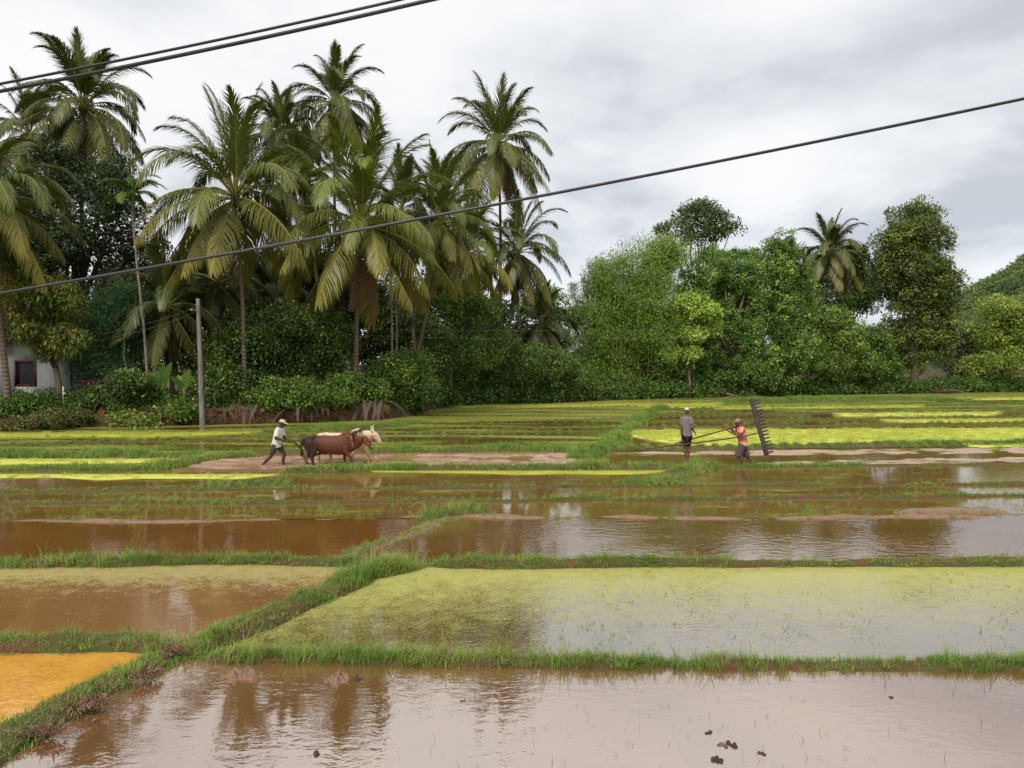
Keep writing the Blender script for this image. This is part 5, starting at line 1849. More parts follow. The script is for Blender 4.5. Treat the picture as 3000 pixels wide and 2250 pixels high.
# white pipe by the mango trunk, fallen branches at the foot of the far wood
pp = At(137, 862, 36.2)
mb = MB()
zt_ = At(137, 835, 36.2)[2] - pp[2]
mb.tube([[0, 0, -0.35], [0, 0, zt_]], 0.035, 10)
mb.tube([[0.0, 0, zt_ * 0.45], [0.13, 0, zt_ * 0.45]], 0.035, 10)
props(mb.build('water_pipe', plain('white_pipe', (0.75, 0.75, 0.74), 0.4, 0.4, 0.05), None, tuple(pp)), 'short white water pipe standing beside the mango trunk', 'pipe')
for lab, x, y, n_, ln_, sd_ in (('heap of fallen dark branches below the creeper covered trees', 1605, 861, 13, 2.2, 5), ('tangle of dry branches at the foot of the column tree', 2045, 850, 15, 2.8, 6)):
    r = np.random.default_rng(sd_)
    g = G(x, y)
    t = thing('branch_heap', lab, 'branches', (g[0], g[1] + 0.3, 0.0), 0, 'heaps of fallen branches')
    for i in range(n_):
        a = r.normal(0, 0.35)
        c0 = np.array([r.normal(0, ln_ * 0.32), r.uniform(-0.3, 0.5), r.uniform(0.02, 0.28)])
        dx_ = np.array([math.cos(a), math.sin(a) * 0.6, r.normal(0.0, 0.18)]) * ln_ * r.uniform(0.25, 0.5)
        m_ = MB()
        m_.tube([c0 - dx_, c0 + r.normal(0, 0.12, 3), c0 + dx_ * r.uniform(0.8, 1.1)], [0.09 * r.uniform(0.6, 1.3), 0.07, 0.03], 7)
        m_.build('branch', M['darkbark'] if i % 3 else M['dry'], t)

# concrete pole
p0 = G(438, 920)
ph = At(428, 645, p0[1])
pole = thing('utility_pole', 'square grey concrete utility pole standing at the stone wall', 'utility pole', (p0[0], p0[1], -0.14), 0)
top = np.array([ph[0] - p0[0], 0, ph[2] + 0.14])
mb = MB()
s = np.linspace(0, 1, 12)
for i in range(11):
    pass
w0, w1 = 0.108, 0.072
V = []
for f in s:
    w_ = w0 + (w1 - w0) * f
    c = top * f
    V += [c + [-w_, -w_, 0], c + [w_, -w_, 0], c + [w_, w_, 0], c + [-w_, w_, 0]]
qd = []
for i in range(11):
    for k in range(4):
        qd.append([i * 4 + k, i * 4 + (k + 1) % 4, (i + 1) * 4 + (k + 1) % 4, (i + 1) * 4 + k])
qd.append([44, 45, 46, 47])
mb.add(V, qd)
mb.build('shaft', plain('weathered_concrete', (0.23, 0.205, 0.18), 0.9, 0.1, 0.35, 5.0, 0.3, stretch=(1, 1, 0.3)), pole, None, False)
steel = plain('grey_steel', (0.25, 0.26, 0.27), 0.5, 0.5)
for k, zz in enumerate((0.38, 0.62)):
    b = MB()
    b.tube([top - [0.0, 0.08, zz], top - [0, 0.22, zz - 0.03]], 0.012, 6)
    b.tube([top - [0, 0.20, zz - 0.02], top - [0, 0.20, zz - 0.06], top - [0, 0.20, zz - 0.11]], [0.035, 0.045, 0.03], 8)
    b.build('insulator', steel, pole)
b = MB()
b.box(top - [0.28, 0.1, 0.55], (0.12, 0.05, 0.10))
b.tube([top - [0.08, 0.1, 0.55], top - [0.28, 0.1, 0.56]], 0.012, 6)
b.build('bracket', steel, pole)
ptop = np.array(pole.location) + top


def cable(name, label, pts, rad, mat, sag=0.0, cat='cable', group=None, n=60):
    pts = np.array(pts, float)
    s = np.linspace(0, 1, n)
    u_ = np.linspace(0, 1, len(pts))
    P = np.stack([np.interp(s, u_, pts[:, i]) for i in range(3)], 1)
    if len(pts) == 3:      # smooth quadratic through the three points
        a = pts[0]
        c = pts[2]
        b = 2 * pts[1] - 0.5 * (a + c)
        P = ((1 - s) ** 2)[:, None] * a + (2 * s * (1 - s))[:, None] * b + (s ** 2)[:, None] * c
    P[:, 2] -= sag * 4 * s * (1 - s)
    mbc = MB()
    org = P[0].copy()
    mbc.tube(P - org, rad, 8)
    o = mbc.build(name, mat, None, tuple(org))
    return props(o, label, cat, group)


wirem = plain('grey_wire', (0.18, 0.19, 0.19), 0.5, 0.4)
for k, (zz, nm) in enumerate(((0.36, 'upper'), (0.60, 'lower'))):
    a = ptop - np.array([0, 0.2, zz])
    cable('overhead_wire', 'thin %s wire from the concrete pole running over the far fields' % nm, [a, At(1250, 714 + 18 * k, 46), At(2700, 668 + 24 * k, 62)], 0.0045, wirem, 0.0, 'wire', 'thin wires of the concrete pole')
    cable('overhead_wire', 'thin %s wire from the concrete pole to the house' % nm, [a, At(215, 722 + 14 * k, 36), At(-160, 775 + 22 * k, 36.5)], 0.0045, wirem, 0.0, 'wire', 'thin wires of the concrete pole')

blk = plain('black_cable_sheath', (0.035, 0.036, 0.04), 0.42, 0.5, 0.2, 2.0)
cable('power_cable', 'upper of the twin black cables crossing the cloudy top corner', [At(-1300, 400, 9), At(420, 97, 8), At(2100, -330, 7)], 0.0155, blk, 0, 'cable', 'black cables overhead')
cable('power_cable', 'lower thicker one of the twin black cables crossing the cloudy top corner', [At(-1300, 415, 9), At(420, 113, 8), At(2100, -315, 7)], 0.021, blk, 0, 'cable', 'black cables overhead')
cable('power_cable', 'single black cable slanting across the palms and the open sky', [At(-1500, 870, 8), At(1080, 440, 7.5), At(3700, -125, 7)], 0.0155, blk, 0, 'cable', 'black cables overhead')

# ------------------------------------------------------------------ mud clods and heaps in the near water
clodm = plain('wet_clod', (0.055, 0.035, 0.025), 0.6, 0.4, 0.5, 12.0, 0.5)


def clod(label, x, y, r0, seed, mat=clodm, flat=0.6, name='mud_clod', group='mud clods in the near water', cat='mud clod'):
    r = np.random.default_rng(seed)
    g = G(x, y)
    mbk = MB()
    for i in range(7):
        mbk.ball((r.normal(0, r0 * 0.55), r.normal(0, r0 * 0.4), r.uniform(-0.1, 0.5) * r0 * flat), r0 * r.uniform(0.35, 0.65) * np.array([1, 1, flat]), 8, 6, None, tuple(r.uniform(0, 3, 3)))
    o = mbk.fused(name, mat, None, r0 * 0.13, 1, (g[0], g[1], 0.0))
    return props(o, label, cat, group)


clod('single dark clod in the near water below the reflected palm trunks', 683, 1632, 0.035, 1)
clod('uppermost brown clod of the group in the pale near water', 1532, 1583, 0.030, 2)
clod('lighter brown clod touching its darker neighbour in the pale near water', 1557, 1610, 0.030, 3, plain('brown_clod', (0.16, 0.10, 0.07), 0.6, 0.4, 0.4, 12, 0.5))
clod('darker flat clod of the touching pair in the pale near water', 1583, 1611, 0.034, 4)
clod('biggest clod of the group in the pale near water', 1554, 1643, 0.042, 5)
clod('small clod with a grass stem beside the biggest one', 1645, 1630, 0.026, 6)
clod('tiny black lump beside the mud heap under the bund', 770, 1469, 0.045, 7)
clod('tiny clod alone in the middle of the pale near water', 1000, 1515, 0.018, 8)
clod('tiny flat clod near the reed stems by the bund', 1925, 1507, 0.022, 9)

mudh = M['redmud']
redsoil = plain('dug_red_soil', (0.15, 0.068, 0.038), 0.9, 0.1, 0.5, 14, 0.6)
for lab, x, y, r0, sd, hh in (('broad heap of pinkish clods in the corner of the near water', 525, 1462, 0.20, 11, 0.055), ('smaller pinkish mud heap farther along the bund', 735, 1470, 0.15, 12, 0.05),
                              ('red earth patch on the bund crossing', 372, 1398, 0.12, 13, 0.02), ('straw brown clump on the thick bund', 722, 1275, 0.11, 16, 0.035)):
    zb_ = 0.0 if sd < 13 else 0.075
    g = G(x, y, zb_)
    nr, na = 16, 40
    rr_, aa_ = np.meshgrid(np.linspace(0, 1, nr), np.linspace(0, 2 * PI, na, endpoint=False), indexing='ij')
    lx, ly = rr_ * np.cos(aa_) * 1.25, rr_ * np.sin(aa_) * 0.85
    out = 1 + 0.32 * vnoise(np.cos(aa_) * 2.2, np.sin(aa_) * 2.2, sd)
    lx, ly = lx * out * r0, ly * out * r0
    lump_ = fbm(lx * 24, ly * 24, sd, 4)
    lz = hh * (1 - rr_ ** 2) * (0.25 + 1.2 * np.clip(lump_ + 0.30, 0, 2)) - 0.05 * rr_ ** 3
    a, b = np.meshgrid(np.arange(nr - 1), np.arange(na), indexing='ij')
    qd = np.stack([a * na + b, (a + 1) * na + b, (a + 1) * na + (b + 1) % na, a * na + (b + 1) % na], -1).reshape(-1, 4)
    o = mesh_np('mud_heap', np.stack([lx, ly, lz], -1).reshape(-1, 3), qd, 4, mudh if sd < 13 else redsoil, None, None, False, (g[0], g[1], zb_))
    props(o, lab, 'mud heap', 'heaps of loose mud', 'thing')

# ------------------------------------------------------------------ people
skin_dark = plain('dark_skin', (0.075, 0.036, 0.022), 0.5, 0.4, 0.12, 8, 0, 'obj')
skin_red = plain('brown_skin', (0.16, 0.065, 0.038), 0.5, 0.4, 0.12, 8, 0, 'obj')
eye_m = plain('dark_eye', (0.02, 0.015, 0.012), 0.2, 0.6, 0.05)


def cloth(name, c, var=0.12):
    return plain(name, c, 0.85, 0.1, var, 7, 0.7, 'obj')


def V3(*a):
    return np.array(a, float)


def hand(mb, wrist, direction, palm_n, curl=0.9, s=1.0, side=1):
    """palm, four curled fingers and a thumb; palm_n points out of the palm"""
    d = V3(*direction)
    d /= np.linalg.norm(d)
    nrm = V3(*palm_n)
    nrm -= d * nrm.dot(d)
    nrm /= np.linalg.norm(nrm)
    sd = np.cross(d, nrm) * side
    w = V3(*wrist)
    mb.tube([w, w + d * 0.045 * s, w + d * 0.085 * s], [(0.024 * s, 0.018 * s), (0.038 * s, 0.016 * s), (0.040 * s, 0.014 * s)], 10, sd, round_=True)
    for k, (o, l) in enumerate(((-0.030, 0.066), (-0.010, 0.078), (0.010, 0.074), (0.030, 0.058))):
        b = w + d * 0.08 * s + sd * o * s
        P = [b]
        dd = d.copy()
        for j in range(3):
            a = curl * (0.5 + 0.35 * j)
            dj = d * math.cos(a) + nrm * math.sin(a)
            P.append(P[-1] + dj * l * s * (0.42, 0.32, 0.26)[j])
        mb.tube(P, np.array([0.0095, 0.009, 0.0085, 0.0075]) * s, 7, round_=True)
    b = w + d * 0.03 * s - sd * 0.03 * s
    mb.tube([b, b + (-sd * 0.7 + d * 0.6 + nrm * 0.35) * 0.035 * s, b + (-sd * 0.75 + d * 1.2 + nrm * 1.0) * 0.042 * s], np.array([0.013, 0.0105, 0.009]) * s, 7, round_=True)


def foot(mb, ankle, fwd, pitch=0.0, s=1.0):
    f = V3(*fwd)
    f /= np.linalg.norm(f)
    f = f * math.cos(pitch) + V3(0, 0, -1) * math.sin(pitch)
    a = V3(*ankle)
    sd = np.cross(f, [0, 0, 1.0])
    h = a - V3(0, 0, 0.045 * s) - f * 0.05 * s
    mb.tube([h, h + f * 0.09 * s, h + f * 0.17 * s, h + f * 0.22 * s], [(0.032 * s, 0.032 * s), (0.04 * s, 0.034 * s), (0.046 * s, 0.02 * s), (0.036 * s, 0.014 * s)], 10, sd, round_=True)


def head(mb, c, fwd, up=(0, 0, 1), s=1.0):
    f = V3(*fwd)
    f /= np.linalg.norm(f)
    u_ = V3(*up)
    u_ -= f * u_.dot(f)
    u_ /= np.linalg.norm(u_)
    sd = np.cross(f, u_)
    c = V3(*c)
    # skull, face, jaw
    mb.tube([c - u_ * 0.02 * s - f * 0.03 * s, c + u_ * 0.03 * s - f * 0.02 * s, c + u_ * 0.075 * s - f * 0.015 * s],
            [(0.066 * s, 0.078 * s), (0.073 * s, 0.088 * s), (0.052 * s, 0.062 * s)], 14, sd, round_=True)
    mb.tube([c + u_ * 0.02 * s + f * 0.03 * s, c - u_ * 0.05 * s + f * 0.032 * s, c - u_ * 0.098 * s + f * 0.045 * s],
            [(0.058 * s, 0.056 * s), (0.052 * s, 0.054 * s), (0.026 * s, 0.028 * s)], 12, sd, round_=True)
    mb.tube([c + u_ * 0.015 * s + f * 0.082 * s, c - u_ * 0.025 * s + f * 0.104 * s], [0.009 * s, 0.016 * s], 8, round_=True)      # nose
    mb.tube([c - u_ * 0.062 * s + f * 0.080 * s - sd * 0.02 * s, c - u_ * 0.062 * s + f * 0.088 * s, c - u_ * 0.062 * s + f * 0.080 * s + sd * 0.02 * s], 0.008 * s, 7, round_=True)  # lips
    mb.tube([c + u_ * 0.028 * s + f * 0.078 * s - sd * 0.04 * s, c + u_ * 0.03 * s + f * 0.086 * s, c + u_ * 0.028 * s + f * 0.078 * s + sd * 0.04 * s], 0.009 * s, 7, round_=True)  # brow
    for k in (-1, 1):
        mb.tube([c + sd * k * 0.072 * s - u_ * 0.03 * s, c + sd * k * 0.080 * s + u_ * 0.005 * s - f * 0.008 * s, c + sd * k * 0.078 * s + u_ * 0.025 * s - f * 0.012 * s],
                [(0.006 * s, 0.012 * s), (0.007 * s, 0.019 * s), (0.006 * s, 0.013 * s)], 8, sd, round_=True)
    return f, u_, sd


def eyes(c, f, u_, sd, root, s=1.0):
    for k in (-1, 1):
        b = MB()
        b.ball(V3(*c) + sd * k * 0.030 * s + u_ * 0.008 * s + f * 0.077 * s, 0.0105 * s, 8, 6)
        b.build('eye', eye_m, root)


def limb(mb, pts, rad, seg=10):
    mb.tube(pts, rad, seg, round_=True)


# --- the ploughman: white shirt, walking to the right, leaning on the plough handle
g = G(598, 1004)
man = thing('person', 'person in a white shirt, shorts and pale cap walking behind the two oxen', 'person', (g[0], g[1], 0.0), 0)
sink = -0.13
hipc, chest, neck = V3(0, 0, 0.60), V3(0.07, 0, 0.95), V3(0.115, 0, 1.10)
hd = V3(0.185, 0, 1.235)
mb = MB()
mb.tube([hipc - [0, 0, 0.03], hipc + [0.015, 0, 0.12], chest - [0.02, 0, 0.06], chest + [0, 0, 0.05], neck - [0.01, 0, 0.01]],
        [(0.15, 0.10), (0.135, 0.095), (0.16, 0.11), (0.17, 0.105), (0.08, 0.07)], 16, (0, 1, 0), round_=True)
limb(mb, [neck - [0.02, 0, 0.05], neck + [0.035, 0, 0.05], hd - [0.005, 0, 0.03]], [0.062, 0.052, 0.052])
f, u_, sd = head(mb, hd, (1, 0, -0.22))
sh_n, sh_f = V3(0.085, -0.175, 1.055), V3(0.10, 0.175, 1.055)
el_n, el_f = V3(0.045, -0.235, 0.80), V3(0.15, 0.23, 0.80)
wr_n, wr_f = V3(0.275, -0.12, 0.745), V3(0.32, 0.10, 0.69)
limb(mb, [sh_n, sh_n * .5 + el_n * .5, el_n], [0.056, 0.046, 0.039])
limb(mb, [el_n, el_n * .6 + wr_n * .4, wr_n], [0.039, 0.038, 0.026])
limb(mb, [sh_f, sh_f * .5 + el_f * .5, el_f], [0.056, 0.046, 0.039])
limb(mb, [el_f, el_f * .6 + wr_f * .4, wr_f], [0.039, 0.038, 0.026])
hand(mb, wr_n, (1, 0.45, -0.15), (0, 0.2, -1), 1.1, 1.0, 1)
hand(mb, wr_f, (1, -0.35, -0.1), (0, -0.2, -1), 1.1, 1.0, -1)
kn_b, an_b = V3(-0.15, -0.10, 0.25), V3(-0.42, -0.11, -0.03)
kn_f, an_f = V3(0.20, 0.10, 0.30), V3(0.15, 0.10, sink + 0.02)
for hp_, kn, an in ((V3(-0.01, -0.085, 0.58), kn_b, an_b), (V3(0.02, 0.085, 0.58), kn_f, an_f)):
    limb(mb, [hp_, hp_ * .5 + kn * .5, kn], [0.088, 0.075, 0.052])
    limb(mb, [kn, kn * .65 + an * .35 + V3(-0.018, 0, 0), an], [0.052, 0.052, 0.032])
foot(mb, an_b, (1, 0, -0.3), 0.55)
foot(mb, an_f, (1, 0, 0), 0.05)
mb.fused('body', skin_dark, man, 0.0085, 3)
eyes(hd, f, u_, sd, man)
mb = MB()
mb.tube([hipc + [-0.01, 0, -0.075], hipc + [-0.01, 0, 0.0], hipc + [0.01, 0, 0.12], chest - [0.02, 0, 0.06], chest + [0, 0, 0.06], neck - [0.012, 0, -0.005]],
        [(0.175, 0.145), (0.172, 0.138), (0.158, 0.125), (0.178, 0.130), (0.186, 0.122), (0.085, 0.078)], 20, (0, 1, 0))
for a, b in ((sh_n, el_n), (sh_f, el_f)):
    mb.tube([a * .6 + (neck - V3(0, 0, 0.05)) * .4, a + V3(0, 0, 0.008), a * .55 + b * .45, a * 0.22 + b * .78], [0.06, 0.066, 0.066, 0.072], 14)
mb.fused('shirt', cloth('white_shirt', (0.72, 0.71, 0.66), 0.05), man, 0.011, 2)
mb = MB()
mb.tube([hipc + [0, 0, 0.06], hipc - [0, 0, 0.06]], [(0.155, 0.112), (0.16, 0.118)], 16, (0, 1, 0))
for hp_, kn in ((V3(-0.01, -0.085, 0.58), kn_b), (V3(0.02, 0.085, 0.58), kn_f)):
    mb.tube([hp_ + V3(0, 0, 0.03), hp_ * .6 + kn * .4, hp_ * .42 + kn * .58], [0.10, 0.094, 0.094], 14)
mb.fused('shorts', cloth('dark_grey_shorts', (0.075, 0.06, 0.06)), man, 0.011, 2)


def cap(root, hd, f, u_, sd, mat, brim=True, s=1.0, visor=0.085):
    mbk = MB()
    c = V3(*hd) + u_ * 0.045 * s - f * 0.014 * s
    n, m = 6, 18
    Vv = []
    for i in range(n):
        a = i / (n - 1) * PI / 2 * 0.96
        for j in range(m):
            b = j / m * 2 * PI
            Vv.append(c + (sd * math.cos(b) * 0.084 + f * math.sin(b) * 0.100) * math.cos(a) * s + u_ * (0.088 * math.sin(a) - 0.012) * s)
    Vv.append(c + u_ * 0.079 * s)
    qd_ = [[i * m + j, i * m + (j + 1) % m, (i + 1) * m + (j + 1) % m, (i + 1) * m + j] for i in range(n - 1) for j in range(m)]
    tr = [[(n - 1) * m + j, (n - 1) * m + (j + 1) % m, n * m] for j in range(m)]
    mbk.add(Vv, qd_, tr)
    o = mbk.build('cap', mat, root)
    if brim:
        bv = []
        for layer in (0, -0.006):
            for i in range(9):
                b = PI * (0.12 + 0.76 * i / 8)
                inner = c + (sd * math.cos(b) * 0.085 + f * math.sin(b) * 0.100) * s + u_ * (-0.008 + layer) * s
                outr = c + (sd * math.cos(b) * 0.085 + f * (math.sin(b) * 0.100 + visor * math.sin(b) ** 0.7)) * s + u_ * (-0.026 + layer) * s
                bv += [inner, outr]
        qb = []
        for L0 in (0, 18):
            qb += [[L0 + 2 * i, L0 + 2 * i + 1, L0 + 2 * i + 3, L0 + 2 * i + 2] for i in range(8)]
        qb += [[2 * i + 1, 18 + 2 * i + 1, 18 + 2 * i + 3, 2 * i + 3] for i in range(8)]
        b_ = MB()
        b_.add(bv, qb)
        b_.build('visor', mat, o)
    return o


cap(man, hd, f, u_, sd, cloth('cream_cap', (0.66, 0.50, 0.36), 0.08))

# --- the standing farmer seen from behind: grey shirt, black shorts, white cap
g = G(1484, 1002)
man2 = thing('person', 'person in a grey shirt, black shorts and white cap standing with back turned', 'person', (g[0], g[1], 0.10), 0)
fw_ = V3(0.35, 0.94, 0)
rt = V3(0.94, -0.35, 0)
hipc, chest, neck, hd = V3(0.0, 0, 0.80), V3(-0.02, 0.01, 1.14), V3(-0.005, 0.02, 1.34), V3(0.0, 0.05, 1.475)
mb = MB()
mb.tube([hipc - [0, 0, 0.05], hipc + [0, 0, 0.1], chest - [0, 0, 0.05], chest + [0, 0, 0.08], neck - [0, 0, 0.02]],
        [(0.15, 0.105), (0.135, 0.098), (0.155, 0.11), (0.165, 0.105), (0.075, 0.068)], 16, rt, round_=True)
limb(mb, [neck - [0, 0, 0.05], neck + [0, 0.01, 0.05], hd - [0, 0, 0.03]], [0.06, 0.052, 0.052])
f, u_, sd = head(mb, hd, (0.45, 0.9, -0.1))
man2.scale = (0.86, 0.92, 1.0)
sl, sr = neck - rt * 0.17 - [0, 0, 0.095], neck + rt * 0.16 - [0, 0, 0.095]
ell, wl_ = sl + V3(-0.03, -0.03, -0.30), sl + V3(0.015, 0.03, -0.56)
elr, wr_ = sr + V3(-0.03, -0.13, -0.25), sr + V3(0.12, 0.08, -0.40)
for a, b, c in ((sl, ell, wl_), (sr, elr, wr_)):
    limb(mb, [a, a * .5 + b * .5, b], [0.054, 0.045, 0.038])
    limb(mb, [b, b * .6 + c * .4, c], [0.038, 0.037, 0.026])
hand(mb, wl_, (0.12, 0.1, -1), (0.8, 0.3, 0), 0.5, 1.0, 1)
hand(mb, wr_, (0.55, 0.5, -0.45), (-0.3, 0.4, -0.6), 0.7, 1.0, -1)
for k, (kx, ky) in ((-1, (-0.07, 0.0)), (1, (0.06, 0.03))):
    hp_ = hipc + rt * 0.085 * k - [0, 0, 0.04]
    kn = V3(kx, ky + 0.02, 0.42)
    an = V3(kx * 0.75, ky - 0.01, 0.05)
    limb(mb, [hp_, hp_ * .5 + kn * .5, kn], [0.088, 0.075, 0.053])
    limb(mb, [kn, kn * .65 + an * .35 + V3(0, -0.02, 0), an], [0.053, 0.054, 0.032])
    foot(mb, an, fw_ + rt * 0.2 * k, 0.05)
mb.fused('body', skin_red, man2, 0.0085, 3)
eyes(hd, f, u_, sd, man2)
mb = MB()
mb.tube([hipc + [0, 0, -0.07], hipc + [0, 0, 0.06], chest - [0, 0, 0.05], chest + [0, 0, 0.09], neck - [0, 0, 0.01]],
        [(0.172, 0.132), (0.162, 0.122), (0.168, 0.126), (0.160, 0.118), (0.075, 0.072)], 20, rt)
for a, b in ((sl, ell), (sr, elr)):
    mb.tube([a * .6 + (neck - V3(0, 0, 0.05)) * .4, a + V3(0, 0, 0.008), a * .55 + b * .45, a * 0.4 + b * .6], [0.055, 0.064, 0.060, 0.066], 14)
mb.fused('shirt', cloth('grey_shirt', (0.21, 0.19, 0.19), 0.15), man2, 0.011, 2)
mb = MB()
mb.tube([hipc + [0, 0, 0.04], hipc - [0, 0, 0.08]], [(0.158, 0.115), (0.162, 0.12)], 16, rt)
for k, (kx, ky) in ((-1, (-0.07, 0.0)), (1, (0.06, 0.03))):
    hp_ = hipc + rt * 0.085 * k - [0, 0, 0.02]
    kn = V3(kx, ky + 0.02, 0.42)
    mb.tube([hp_, hp_ * .5 + kn * .5, hp_ * .1 + kn * .9], [0.102, 0.092, 0.086], 14)
mb.fused('shorts', cloth('black_shorts', (0.018, 0.015, 0.02)), man2, 0.011, 2)
cap(man2, hd, f, u_, sd, cloth('white_cap', (0.66, 0.62, 0.56), 0.1), False)
hr = MB()
hr.tube([hd - f * 0.05 - u_ * 0.02, hd - f * 0.045 + u_ * 0.03], [(0.068, 0.052), (0.074, 0.06)], 14, sd, round_=True)
hr.fused('hair', plain('grey_hair', (0.05, 0.045, 0.045), 0.7, 0.2), man2, 0.012, 2)

# --- the farmer carrying the harrow, walking to the left
g = G(1601, 1003)
man3 = thing('person', 'person in a red patterned shirt and patterned cap carrying the long harrow', 'person', (g[0], g[1] - 0.05, 0.0), 0)
hipc, chest, neck, hd = V3(0.02, 0, 0.62), V3(-0.02, 0, 0.97), V3(-0.055, 0, 1.13), V3(-0.125, 0, 1.255)
mb = MB()
mb.tube([hipc - [0, 0, 0.04], hipc + [0, 0, 0.1], chest - [0, 0, 0.06], chest + [0, 0, 0.06], neck - [0, 0, 0.01]],
        [(0.15, 0.105), (0.135, 0.1), (0.16, 0.115), (0.168, 0.108), (0.078, 0.07)], 16, (0, 1, 0), round_=True)
limb(mb, [neck - [-0.02, 0, 0.05], neck + [-0.03, 0, 0.05], hd - [0, 0, 0.03]], [0.062, 0.052, 0.052])
f, u_, sd = head(mb, hd, (-1, -0.45, -0.12))
sh_n, sh_f = V3(-0.02, -0.175, 1.08), V3(-0.03, 0.175, 1.08)
el_n, wr_n = V3(-0.21, -0.26, 0.90), V3(-0.42, -0.06, 1.005)
el_f, wr_f = V3(-0.20, 0.24, 0.93), V3(-0.27, 0.05, 1.03)
for a, b, c in ((sh_n, el_n, wr_n), (sh_f, el_f, wr_f)):
    limb(mb, [a, a * .5 + b * .5, b], [0.055, 0.046, 0.039])
    limb(mb, [b, b * .6 + c * .4, c], [0.039, 0.038, 0.026])
hand(mb, wr_n, (-0.75, 0.55, 0.25), (-0.2, 0.3, 1), 1.3, 1.0, -1)
hand(mb, wr_f, (-0.8, -0.2, 0.25), (-0.2, 0.1, 1), 1.3, 1.0, 1)
kn_a, an_a = V3(-0.14, -0.10, 0.26), V3(-0.11, -0.10, -0.10)
kn_b, an_b = V3(0.17, 0.09, 0.26), V3(0.38, 0.09, -0.02)
for hp_, kn, an in ((V3(0.0, -0.085, 0.58), kn_a, an_a), (V3(0.04, 0.085, 0.58), kn_b, an_b)):
    limb(mb, [hp_, hp_ * .5 + kn * .5, kn], [0.088, 0.075, 0.052])
    limb(mb, [kn, kn * .65 + an * .35 + V3(0.015, 0, 0), an], [0.052, 0.052, 0.032])
foot(mb, an_a, (-1, 0, 0), 0.05)
foot(mb, an_b, (-1, 0, -0.3), 0.5)
mb.fused('body', skin_red, man3, 0.0085, 3)
eyes(hd, f, u_, sd, man3)
mb = MB()
mb.tube([hipc + [0.01, 0, -0.07], hipc + [0, 0, 0.1], chest - [0, 0, 0.06], chest + [0, 0, 0.07], neck - [-0.005, 0, 0]],
        [(0.17, 0.14), (0.16, 0.125), (0.176, 0.132), (0.184, 0.122), (0.084, 0.076)], 20, (0, 1, 0))
for a, b in ((sh_n, el_n), (sh_f, el_f)):
    mb.tube([a * .6 + (neck - V3(0, 0, 0.05)) * .4, a + V3(0, 0, 0.008), a * .55 + b * .45, a * 0.25 + b * .75], [0.06, 0.066, 0.066, 0.068], 14)


def _redshirt():
    t = NT('red_patterned_shirt')
    o_ = t.obj()
    n_ = t.noise(5.5, 2, 0.5, o_)
    c = t.ramp(n_, [(0.0, (0.74, 0.20, 0.19)), (0.52, (0.76, 0.25, 0.22)), (0.55, (0.80, 0.55, 0.40)), (0.62, (0.85, 0.62, 0.45)), (0.66, (0.66, 0.05, 0.05))], 'CONSTANT')
    return t.done(t.bsdf(c, 0.85, 0.1, t.bump(t.noise(9, 3, 0.5, o_), 0.15, 0.02)))


mb.fused('shirt', _redshirt(), man3, 0.011, 2)
mb = MB()
mb.tube([hipc + [0, 0, 0.05], hipc - [0, 0, 0.07]], [(0.158, 0.118), (0.165, 0.125)], 16, (0, 1, 0))
for hp_, kn in ((V3(0.0, -0.085, 0.58), kn_a), (V3(0.04, 0.085, 0.58), kn_b)):
    mb.tube([hp_ + V3(0, 0, 0.02), hp_ * .5 + kn * .5, hp_ * -.05 + kn * 1.05], [0.112, 0.108, 0.112], 14)
mb.fused('shorts', cloth('grey_brown_shorts', (0.11, 0.085, 0.09)), man3, 0.011, 2)


def _camo():
    t = NT('patterned_cap')
    c = t.ramp(t.noise(22, 2, 0.5, t.obj()), [(0.0, (0.10, 0.07, 0.05)), (0.45, (0.40, 0.26, 0.20)), (0.53, (0.55, 0.38, 0.32)), (0.6, (0.16, 0.11, 0.08))], 'CONSTANT')
    return t.done(t.bsdf(c, 0.85, 0.1))


cap(man3, hd, f, u_, sd, _camo())

# --- the harrow on his shoulder
hr_ = thing('harrow', 'long toothed wooden harrow with two draw poles carried on the shoulder', 'harrow', (g[0], g[1] - 0.05, 0.0), 0)
hw = plain('old_dark_wood', (0.075, 0.06, 0.055), 0.8, 0.2, 0.35, 5, 0.4, 'obj')
hw2 = plain('worn_pole_wood', (0.11, 0.075, 0.04), 0.75, 0.2, 0.35, 5, 0.3, 'obj')
ta, tb = V3(0.33, 0.18, 1.94), V3(0.68, -0.18, 0.29)
mb = MB()
ax = (tb - ta) / np.linalg.norm(tb - ta)
th_ = V3(1, 0, 0) - ax * ax[0]
th_ /= np.linalg.norm(th_)
mb.tube([ta + (tb - ta) * s_ for s_ in np.linspace(0, 1, 9)], [(0.072, 0.05)] * 9, 8, th_)
mb.build('beam', hw, hr_)
for i in range(16):
    b_ = ta + (tb - ta) * ((i + 0.6) / 16.4)
    m_ = MB()
    e_ = b_ + th_ * 0.24 + V3(0.0, -0.02, 0.005)
    m_.tube([b_ + th_ * 0.03, b_ + th_ * 0.13, e_ - th_ * 0.03, e_], [(0.034, 0.028), (0.034, 0.028), (0.025, 0.02), (0.006, 0.006)], 7)
    m_.build('tooth', hw, hr_)
pu = ta + (tb - ta) * 0.43
pl_ = ta + (tb - ta) * 0.60
m_ = MB()
m_.tube([pu, V3(-0.05, 0.075, 1.135), V3(-0.52, 0.06, 1.02), V3(-1.46, 0.12, 0.745), V3(-1.95, 0.12, 0.62)], [0.017, 0.020, 0.020, 0.022, 0.02], 8)
m_.build('draw_pole', hw2, hr_)
m_ = MB()
m_.tube([pl_, V3(0.0, -0.235, 0.865), V3(-0.6, -0.20, 0.77), V3(-1.46, 0.02, 0.635), V3(-1.95, 0.08, 0.555)], [0.017, 0.020, 0.020, 0.022, 0.02], 8)
m_.build('draw_pole', hw2, hr_)
m_ = MB()
